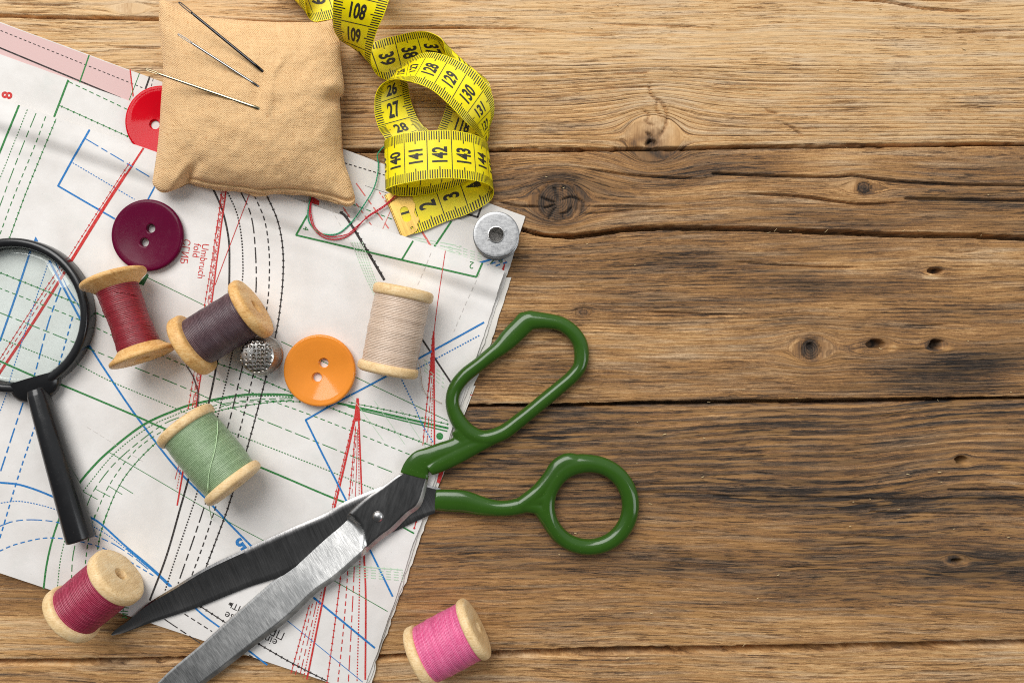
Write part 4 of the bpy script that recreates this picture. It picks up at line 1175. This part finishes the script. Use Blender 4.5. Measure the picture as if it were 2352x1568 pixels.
t_beige = m_thread("beige_thread", lin(212, 184, 160), lin(240, 222, 204), 3.4)
t_red = m_thread("red_thread", lin(122, 18, 32), lin(178, 44, 56), 3.8)
t_purp = m_thread("dark_purple_thread", lin(74, 52, 58), lin(122, 96, 100), 3.0)
t_green = m_thread("sage_green_thread", lin(124, 150, 108), lin(184, 206, 168), 3.0)
t_mag = m_thread("magenta_thread", lin(152, 34, 64), lin(198, 80, 108), 3.2)
t_pink = m_thread("pink_thread", lin(232, 88, 142), lin(250, 160, 196), 2.8)
spool((929, 660), (889, 859), 67, 60, "spool of pale beige thread standing apart to the right of the orange button", t_beige, m_wood1, th=(25, 23), bulge=1.0,
      tail=[[(955, 822, 40), (963, 836, 22), (967, 860, 14), (970, 885, 13.6), (980, 906, 13.6), (998, 917, 13.6), (1015, 926, 13.6)]], tr=.7)
spool((259, 634), (330, 824), 70, 45, "spool with cone shaped flanges and crimson red thread, touching the magnifying glass", t_red, m_wood2, th=(24, 24), cone=True, bulge=-2.8,
      tail=[[(243, 650, 112), (252, 660, 114), (264, 670), (280, 672), (296, 674), (310, 678), (322, 685, 80), (329, 694, 72), (328, 703, 66), (322, 700, 66)]], tr=1.1)
spool((428, 801), (588, 703), 71, 55, "spool of dark purple brown thread lying against the thimble", t_purp, m_wood2, th=(30, 24), bulge=0.5,
      tail=[[(427, 838, 14), (440, 858, 13.8), (450, 882, 13.8), (455, 906, 13.8), (453, 932, 13.8)]], tr=1.3)
spool((420, 968), (543, 1118), 69, 61, "spool of sage green thread lying across the green arc", t_green, m_wood1, th=(23, 23), bulge=2.0,
      tail=[[(499, 966), (500, 985), (498, 1005), (492, 1040), (486, 1062), (481, 1085), (478, 1108), (477, 1125), (479, 1150, 70), (483, 1172, 36), (487, 1192, 16)]], tr=1.2, tailmat=plain('pale_green_strand', lin(176, 204, 158), .6, nscale=3000, var=.15))
spool((155, 1418), (278, 1316), 70, 61, "spool of magenta thread over the sheet's lower left edge", t_mag, m_wood1, base=3, th=(27, 27), bulge=0.5)
spool((957, 1513), (1098, 1438), 70, 64, "spool of bright pink thread lying alone on the bare boards", t_pink, m_wood1, base=0, th=(25, 22), bulge=1.0)

# ------------------------------------------------------------------ thimble and bobbin
m_thim = M("pitted_steel"); _o = m_thim.obj()
_v = m_thim.n('TexVoronoi', {'Vector': _o, 'Scale': 560.0, 'Randomness': 0.3}).outputs['Distance']
_h = m_thim.ramp(_v, [(0.0, 0.0), (0.32, 0.2), (0.5, 1.0)])
_rs = m_thim.ramp(m_thim.noise(_o, 160, 3), [(0.5, 0.0), (0.7, 0.6)])
m_thim.set(Base_Color=m_thim.mix(_rs, m_thim.ramp(_h, [(0.0, (0.20, 0.18, 0.16, 1)), (0.8, (0.60, 0.58, 0.55, 1))]), (0.46, 0.29, 0.17, 1)), Metallic=1.0, Roughness=0.30)
m_thim.bump(_h, 1.0, 0.0006); m_thim = m_thim.m
m_side = M("knurled_steel"); _o = m_side.obj()
_v = m_side.n('TexVoronoi', {'Vector': _o, 'Scale': 1300.0, 'Randomness': 0.2}).outputs['Distance']
_rs = m_side.ramp(m_side.noise(_o, 200, 3), [(0.45, 0.0), (0.7, 0.6)])
m_side.set(Base_Color=m_side.mix(_rs, m_side.ramp(_v, [(0.1, (0.16, 0.145, 0.13, 1)), (0.5, (0.42, 0.40, 0.37, 1))]), (0.36, 0.22, 0.13, 1)), Metallic=1.0, Roughness=0.4)
m_side.bump(_v, 1.0, 0.0003); m_side = m_side.m
m_steel = m_metal("brushed_steel", (0.62, 0.61, 0.60), 0.30, (60, 60, 60), 0, 0.12)


def thimble():
    c = np.array(W(604, 815, ZP)); c[2] = ZP
    top = np.array(W(589.5, 818, ZP + 66)); ax = top - c
    root = thing("thimble", tuple(c), "small dimpled silver thimble between the purple spool and the orange button", "thimble")
    prof = [(8, 44), (20, 43.2), (38, 41.2), (50, 39), (58, 38), (62, 36.6), (64.5, 33.5), (65.5, 27), (66.3, 18), (66.6, 8), (66.6, .01)]
    v, f = lathe(prof[5:], c, ax, 72); mesh_obj("dimpled_cap", v, f, m_thim, root, recalc=True)
    v, f = lathe(prof[:6], c, ax, 72); mesh_obj("side_wall", v, f, m_side, root, recalc=True)
    v, f = lathe([(8.5, 43.6), (7, 45.5), (4.5, 47.6), (2, 47.8), (0, 46), (.5, 43.5), (6, 42.5)], c, ax, 72); mesh_obj("rolled_rim", v, f, m_steel, root, recalc=True)


thimble()


def bobbin():
    zt = 6 + 54
    c = np.array(W(1139.5, 539, zt)); base = np.array([c[0], c[1], 6.5])
    R = 53.5 * (H - zt) / H; r = 17.0
    root = thing("bobbin", tuple(base), "round silver metal bobbin near the right corner of the sheets", "bobbin")
    bs = M("bobbin_steel"); o = bs.obj()
    n1 = bs.noise(bs.map(o, (300, 1400, 100)), 1, 4, 0.6); n2 = bs.noise(o, 700, 4, 0.75)
    bs.set(Base_Color=bs.ramp(bs.ma(n1, .5, bs.math('MULTIPLY', n2, .5)), [(0.38, (0.36, 0.36, 0.365, 1)), (0.60, (0.50, 0.50, 0.50, 1))]), Metallic=1.0, Roughness=bs.ramp(n2, [(0.35, 0.34), (0.7, 0.52)]))
    bs.bump(bs.ma(n2, .7, n1), 0.18, 0.00008)
    for z0, z1 in ((0, 6), (48, 54)):
        prof = [(z0, r), (z1, r), (z1, r + .6), (z1, r + 6), (z1, R - 8), (z1, R - 3.4), (z1 - .4, R - 1.6), (z1 - 1.4, R - .3), (z1 - 2.6, R), (z0 + 1.5, R), (z0, R - 1.5), (z0, R - 6)]
        v, f = lathe(prof, base, (0, 0, 1), 96, closed=True); f_ = mesh_obj("flange", v, f, bs.m, root, recalc=True); sharp(f_, 30)
    v, f = lathe([(1, r - .4), (54.8, r - .4), (55.2, r + .2), (55.0, r + 1.5), (54.2, r + 2.0), (50, r + 2.0), (4, r + 2.4), (1, r + 2)], base, (0, 0, 1), 64, closed=True)
    t_ = mesh_obj("core_tube", v, f, m_steel, root, recalc=True); sharp(t_, 40)
    for ang in (-.35, 2.55):
        d = np.array([math.cos(ang), math.sin(ang), 0])
        v, f = tube(np.array([base + d * (r - .5) + [0, 0, 54.6], base + d * (r + 3) + [0, 0, 54.6], base + d * (r + 7) + [0, 0, 54.0]]), [1.4, 1.2, .4], 8)
        mesh_obj("crimp_tab", v, f, m_steel, root)


bobbin()

# ------------------------------------------------------------------ magnifying glass
m_blk = m_plastic("black_plastic", (0.012, 0.012, 0.013, 1), 0.20, nsc=700, spk=.4, spc=(0.05, 0.05, 0.05, 1))


def magnifier():
    zt = ZP + 36
    c = np.array(W(24, 724, zt)); k = (H - zt) / H
    base = np.array([c[0], c[1], ZP + .3])
    Ro = 178.5 * k; Ri = 158.5 * k
    root = thing("magnifying_glass", tuple(base), "round magnifying glass with black rim and handle, cut off by the left edge", "magnifying glass")
    t = zt - ZP
    prof = [(0, Ri + 2), (t * .3, Ri - 3), (t * .62, Ri - 2.0), (t - 4, Ri), (t - 1.2, Ri + 3), (t, Ri + 6.5), (t + .4, (Ro + Ri) / 2 + 2), (t - .6, Ro - 4.5), (t - 3.0, Ro - 1.2), (t - 7, Ro), (t * .5, Ro + .4), (3, Ro - .4), (0, Ro - 2)]
    v, f = lathe(prof, base, (0, 0, 1), 160, closed=True); mesh_obj("rim", v, f, m_blk, root, recalc=True)
    top = [(t * .46 + 9 * (1 - q * q), q * (Ri - 1)) for q in np.linspace(0.001, 1, 12)]; bot = [(t * .46 - 5 * (1 - q * q), q * (Ri - 1)) for q in np.linspace(1, .001, 12)]
    v, f = lathe(top + bot[1:], base, (0, 0, 1), 128); mesh_obj("lens", v, f, m_glass(), root, recalc=True)
    # collar: rounded block between rim and handle
    h0 = np.array(W(88, 905, 44)); h1 = np.array(W(187, 1240, 44)); ax = h1 - h0; Ln = np.linalg.norm(ax); ax /= Ln
    P = []
    for q in np.linspace(0, 1, 10):
        P.append((q, 0))
    cc = np.array(W(78, 868, 30)); d2 = ax
    prof = [(0, 62), (12, 61), (28, 56), (40, 47), (48, 36), (53, 24), (54, .01)]
    v, f = lathe(prof, cc, d2, 40)
    v = [np.array([p_[0], p_[1], 31 + (p_[2] - 30) * .40]) for p_ in v]
    mesh_obj("collar", v, f, m_blk, root, recalc=True)
    prof = [(-10, .01), (-10, 20), (0, 22.5), (4, 23.2), (Ln * .5, 27.5), (Ln - 6, 31.2), (Ln - 1.5, 30.6), (Ln, 28), (Ln - .4, .01)]
    v, f = lathe(prof, h0, ax, 64); hd = mesh_obj("handle", v, f, m_blk, root, recalc=True); sharp(hd, 60)


magnifier()

# ------------------------------------------------------------------ scissors
m_grn = m_plastic("green_enamel", lin(49, 85, 23), 0.15, spk=.45, spc=lin(112, 142, 76), nsc=1700, wave=.12)
m_bladeA = m_metal("dark_reflection_steel", (0.36, 0.35, 0.345), 0.24, (1500, 60, 60), -0.42, 0.35)  # rear blade: dark room reflection put into the base colour
m_bladeB = m_metal("ground_blade_steel", (0.82, 0.81, 0.79), 0.30, (1700, 200, 60), -0.72, 0.32, dirt=.1)  # ground part: same steel, paler to carry the softbox reflection
m_shank = m_metal("scratched_shank_steel", (0.36, 0.352, 0.346), 0.24, (600, 90, 60), 0.3, 0.3)  # flat shank: same steel, darkened to carry its dim reflection


def fused(name, tubes, parent, mat, voxel=1.5, sm=16):
    V, F = merge(*tubes)
    o = mesh_obj(name, V, F, mat, parent, recalc=False)
    m = o.modifiers.new("r", 'REMESH'); m.mode = 'VOXEL'; m.voxel_size = voxel * S; m.use_smooth_shade = True
    k = o.modifiers.new("s", 'SMOOTH'); k.factor = .5; k.iterations = sm
    bpy.context.view_layer.update()
    me = bpy.data.meshes.new_from_object(o.evaluated_get(bpy.context.evaluated_depsgraph_get()))
    o.modifiers.clear(); o.data = me; me.name = name
    me.polygons.foreach_set('use_smooth', [True] * len(me.polygons))
    return o


def hand_tube(pts, rz=15.0, z=None, close=False):
    p = [(x, y, r) for x, y, r in pts]
    if close:
        p = p[-2:] + p + p[:2]
        q = catmull(p, 4.0)
        i0 = int(np.argmin(np.hypot(q[:len(q) // 3, 0] - p[2][0], q[:len(q) // 3, 1] - p[2][1])))
        i1 = len(q) // 2 + int(np.argmin(np.hypot(q[len(q) // 2:, 0] - p[2][0], q[len(q) // 2:, 1] - p[2][1])))
        q = np.vstack([q[i0:i1], q[i0:i0 + 2]])
    else: q = catmull([(a, b, c) for a, b, c in p], 4.0)
    zz = np.full(len(q), 18.0) if z is None else np.interp(np.linspace(0, 1, len(q)), np.linspace(0, 1, len(z)), z)
    path = Wn(q[:, 0], q[:, 1], zz)
    if hasattr(rz, '__len__'): rz = np.interp(np.linspace(0, 1, len(q)), np.linspace(0, 1, len(rz)), rz)
    return tube(path, q[:, 2] * (H - 20) / H, 20, rz)


def blade(name, upper, lower, zf, parent, mats, n=90, m=14, zbot=None, mfun=None):
    U = side(upper, n); Lw = side(lower, n)
    V = []; F = []
    for i in range(n):
        for j in range(m):
            t = j / (m - 1); q = U[i] * (1 - t) + Lw[i] * t
            V.append(W(q[0], q[1], zf(i / (n - 1), t, q)))
    N = len(V)
    for i in range(n):
        for j in range(m):
            p_ = V[i * m + j]; V.append((p_[0], p_[1], min(p_[2] - 1.2, zbot)))
    idx = []
    for i in range(n - 1):
        for j in range(m - 1):
            a = i * m + j
            F.append((a, a + 1, a + m + 1, a + m)); idx.append(mfun(i / (n - 1), j / (m - 1)) if mfun else 0)
            F.append((N + a, N + a + m, N + a + m + 1, N + a + 1)); idx.append(0)
    rim = [i * m for i in range(n)] + [(n - 1) * m + j for j in range(1, m)] + [i * m + m - 1 for i in range(n - 2, -1, -1)] + [j for j in range(m - 2, 0, -1)]
    for k in range(len(rim)):
        a, b = rim[k], rim[(k + 1) % len(rim)]
        F.append((a, b, b + N, a + N)); idx.append(len(mats) - 1)
    o = mesh_obj(name, V, F, mats, parent, midx=idx, recalc=True)
    return sharp(o, 28)


def scissors():
    root = thing("scissors", W(868, 1186, 12), "open steel scissors with glossy green handles lying across the paper and boards", "scissors")
    edge = m_metal("polished_edge_steel", (0.58, 0.565, 0.53), 0.48, (60, 60, 60), 0, .1)
    # rear blade: tip at lower left, tang at the lower handle
    upper = [(255, 1455), (270, 1440), (294, 1423), (341, 1384), (402, 1346), (474, 1302), (569, 1257), (669, 1212), (746, 1179), (792, 1152), (871, 1119), (940, 1096), (979, 1111), (1012, 1121)]
    lower = [(258, 1459), (275, 1456), (300, 1447), (344, 1430), (400, 1412), (462, 1391), (564, 1350), (631, 1328), (700, 1300), (780, 1266), (864, 1236), (908, 1219), (948, 1200), (985, 1183), (998, 1178)]
    blade("blade", upper, lower, lambda s, t, q: 13.6 + 4.6 * min(1, s * 6 + .3) - 3.2 * max(0, 1 - t / .07) - 1.6 * max(0, (t - .93) / .07) - 1.2 * math.sin(t * math.pi), root, [m_bladeA, m_metal('rear_edge_steel', (0.26, 0.25, 0.24), 0.45, (60, 60, 60), 0, .1)], zbot=13.4)
    # front blade
    upper = [(285, 1640), (361, 1568), (394, 1536), (462, 1479), (544, 1405), (636, 1325), (700, 1269), (746, 1229), (774, 1206), (800, 1181), (822, 1160), (843, 1142), (880, 1116), (917, 1090), (940, 1086)]
    lower = [(288, 1690), (400, 1622), (472, 1568), (519, 1533), (576, 1489), (661, 1424), (726, 1362), (771, 1331), (829, 1281), (864, 1249), (885, 1232), (906, 1217), (940, 1183), (968, 1158), (985, 1094)]

    def zf(s, t, q):
        # s along the blade; ground hollow up to the shoulder near the pivot, flat shank beyond
        sh = 0.80 + .018 * math.sin(t * math.pi) - .058 * t
        k = float(sst(sh + .006, sh - .012, 0) if False else 1 - sst(sh - .012, sh + .008, s))
        hollow = 15.0 + (3.0 + 31.0 * min(1, max(0, s - .08) / .56) ** .9) * t ** 1.12
        ch = 7.0 * max(0, (t - .88) / .12) ** 1.2
        return (hollow * k + 34.0 * (1 - k) - .8 * max(0, 1 - t / .05) * 2) - ch

    def mf(s, t):
        sh = 0.80 + .018 * math.sin(t * math.pi) - .058 * t
        if t > .885: return 2
        return 0 if s < sh else 1
    blade("blade", upper, lower, zf, root, [m_bladeB, m_shank, edge], n=260, m=40, zbot=18.6, mfun=mf)
    c = np.array(W(868, 1186, 34))
    v, f = lathe([(-4, 12.2), (0, 12.5), (2, 11.6), (4, 9), (5.4, 4.8), (5.8, .01)], c, (0, 0, 1), 40); mesh_obj("rivet", v, f, m_steel, root, recalc=True)
    # upper handle: long loop and stem
    lp = [(1039, 927, 16), (1045, 893, 16.5), (1067, 863, 17), (1101, 836, 16.5), (1128, 814, 17), (1150, 797, 19.5), (1168, 779, 23), (1190, 757, 24), (1212, 738, 24), (1232, 736, 21), (1260, 738, 18.5), (1288, 744, 17.5), (1313, 761, 17.5), (1331, 786, 17.5), (1336, 816, 17.5),
          (1331, 843, 16.5), (1313, 866, 16), (1286, 889, 16), (1251, 918, 16.5), (1222, 942, 16.5), (1192, 966, 17), (1155, 993, 18), (1112, 1006, 19), (1078, 994, 20), (1052, 964, 18)]
    t1 = hand_tube(lp, 16, close=True)
    t2 = hand_tube([(1100, 1009, 20), (1075, 1014, 24), (1045, 1030, 25), (1015, 1040, 25), (985, 1052, 26), (967, 1061, 29), (956, 1076, 31), (951, 1093, 34)], [14, 14, 13, 13, 12, 10, 8, 7], [18, 18, 20, 22, 25, 28, 30, 30])
    t3 = hand_tube([(1052, 985, 18), (1064, 1010, 22), (1050, 1028, 22)], 14)
    t4 = hand_tube([(1192, 752, 20), (1206, 736, 22), (1213, 729, 19)], 13)
    t5 = hand_tube([(1150, 995, 17), (1100, 1018, 20), (1050, 1042, 23), (1010, 1062, 22), (985, 1078, 16)], 14, [18, 18, 20, 23, 26])
    fused("handle", [t1, t2, t3, t4, t5], root, m_grn)
    # lower handle: round ring and stem
    ring = []
    for k in range(28):
        a = 2 * math.pi * k / 28
        # 0 = right, going down (y grows downwards)
        r = 19.5 + 2.0 * math.cos(a + .9) * .5 + 4.0 * math.exp(-((((a - 4.25) + math.pi) % (2 * math.pi) - math.pi) / .42) ** 2)
        R = 97 + 4 * math.exp(-((((a - 4.2) + math.pi) % (2 * math.pi) - math.pi) / .35) ** 2) - 2 * math.sin(a) * .0
        ring.append((1352 + R * math.cos(a) * .99, 1160 + (R - 1.5) * math.sin(a), r))
    g1 = hand_tube(ring, 16, close=True)
    g2 = hand_tube([(1000, 1147, 24), (1030, 1149, 26), (1065, 1151, 26), (1100, 1160, 23), (1135, 1166, 19), (1170, 1166, 18.5), (1205, 1158, 20), (1238, 1146, 22), (1262, 1140, 20)], 14, [19, 19, 18, 18, 18])
    g3 = hand_tube([(1195, 1160, 18), (1235, 1132, 20), (1264, 1100, 21), (1284, 1074, 23), (1306, 1061, 22), (1330, 1061, 17)], 15)
    g4 = hand_tube([(1210, 1160, 17), (1238, 1166, 18), (1258, 1190, 19), (1272, 1214, 18)], 14)
    fused("handle", [g1, g2, g3, g4], root, m_grn)


scissors()

# ------------------------------------------------------------------ loose threads
def surf(X, Y):
    X = np.array([X], float); Y = np.array([Y], float)
    return float(h_top(X, Y)[0]) if d_top(X, Y)[0] > -2 else float(h_mid(X, Y)[0])


def strand(name, pts, mat, r, label, cat):
    q2 = catmull(pts, 1.6)
    p = np.array([W(x, y, max(surf(x, y), surf(x, y + 4)) + 1.4 + dz) for x, y, dz in q2])
    n = len(p); ph = np.arange(n) * .8
    tg = np.gradient(p, axis=0); tg /= np.linalg.norm(tg, axis=1)[:, None] + 1e-9
    sd = np.stack([-tg[:, 1], tg[:, 0], 0 * ph], 1)
    V = []; F = []
    parts = []
    for k in range(2):   # two-ply twist in one mesh
        q = p + sd * (np.cos(ph + k * math.pi) * r * .55)[:, None] + np.array([0, 0, 1.0]) * (np.sin(ph + k * math.pi) * r * .55)[:, None]
        parts.append(tube(q, r * .72, 6))
    V, F = merge(*parts)
    o = mesh_obj(name, V, F, mat, None, at=tuple(p[0]))
    return tag(o, label, cat)


m_tg = plain("teal_green_strand", lin(40, 158, 112), 0.6, nscale=4000, var=.25)
m_tr = plain("red_strand", lin(196, 24, 48), 0.6, nscale=4000, var=.25)
strand("sewing_thread", [(893, 333, 6), (881, 338, 5), (867, 356, 1), (869, 376, 1), (867, 402, 2), (857, 436, 4), (828, 483, 6), (806, 512, 1), (779, 535, 1), (752, 539, 1), (729, 532, 1), (711, 512, 2), (707, 492, 3), (710, 469, 1), (716, 448, 1)],
       m_tg, 1.35, "thin teal green thread curling from the tape to under the cushion", "thread")
strand("sewing_thread", [(910, 447, 16), (884, 471, 6), (846, 496, 6), (824, 519, 2), (811, 533, 1), (790, 546, 1), (763, 550, 1), (738, 542, 1), (720, 523, 2), (712, 496, 3), (712, 474, 1), (717, 446, 1)],
       m_tr, 1.2, "red thread with the wider outer loop, from the brass clip to the cushion", "thread")
strand("sewing_thread", [(908, 450, 17), (884, 474, 7), (848, 497, 8), (822, 518, 4), (808, 531, 2), (795, 539, 2), (763, 544, 2), (741, 538, 2), (723, 521, 3), (715, 494, 4), (714, 474, 2), (720, 446, 1)],
       m_tr, 1.1, "red thread with the tighter inner loop, from the brass clip to the cushion", "thread")

# ------------------------------------------------------------------ lint and splinters lying on the boards
def lint():
    V, F = [], []
    gaps = [(343, 1150, 2352), (535, 1260, 2300), (922, 1100, 2352), (1492, 1150, 2352)]
    parts = []
    for i in range(64):
        if i < 50:
            x, y = random.uniform(1230, 2330), random.uniform(10, 1550); L = random.uniform(2, 9); a = random.uniform(-.5, .5); r = random.uniform(.45, .9)
        else:
            g = random.choice(gaps); x = random.uniform(g[1], g[2]); y = g[0] + random.uniform(-10, 3); L = random.uniform(4, 10); a = random.uniform(-.9, .9); r = random.uniform(.25, .4)
        pts = catmull([(x, y, 1.6), (x + L * .5 * math.cos(a) + random.uniform(-1, 1), y + L * .5 * math.sin(a) + random.uniform(-1, 1), 2.6), (x + L * math.cos(a), y + L * math.sin(a), 1.8)], 2.0)
        parts.append(tube(np.array([W(*q) for q in pts]), r, 5))
    V, F = merge(*parts)
    o = mesh_obj("lint", V, F, plain("pale_lint", lin(226, 200, 150), 0.8), None)
    tag(o, "tiny pale splinters and lint scattered over the boards", "lint", kind='stuff')


lint()
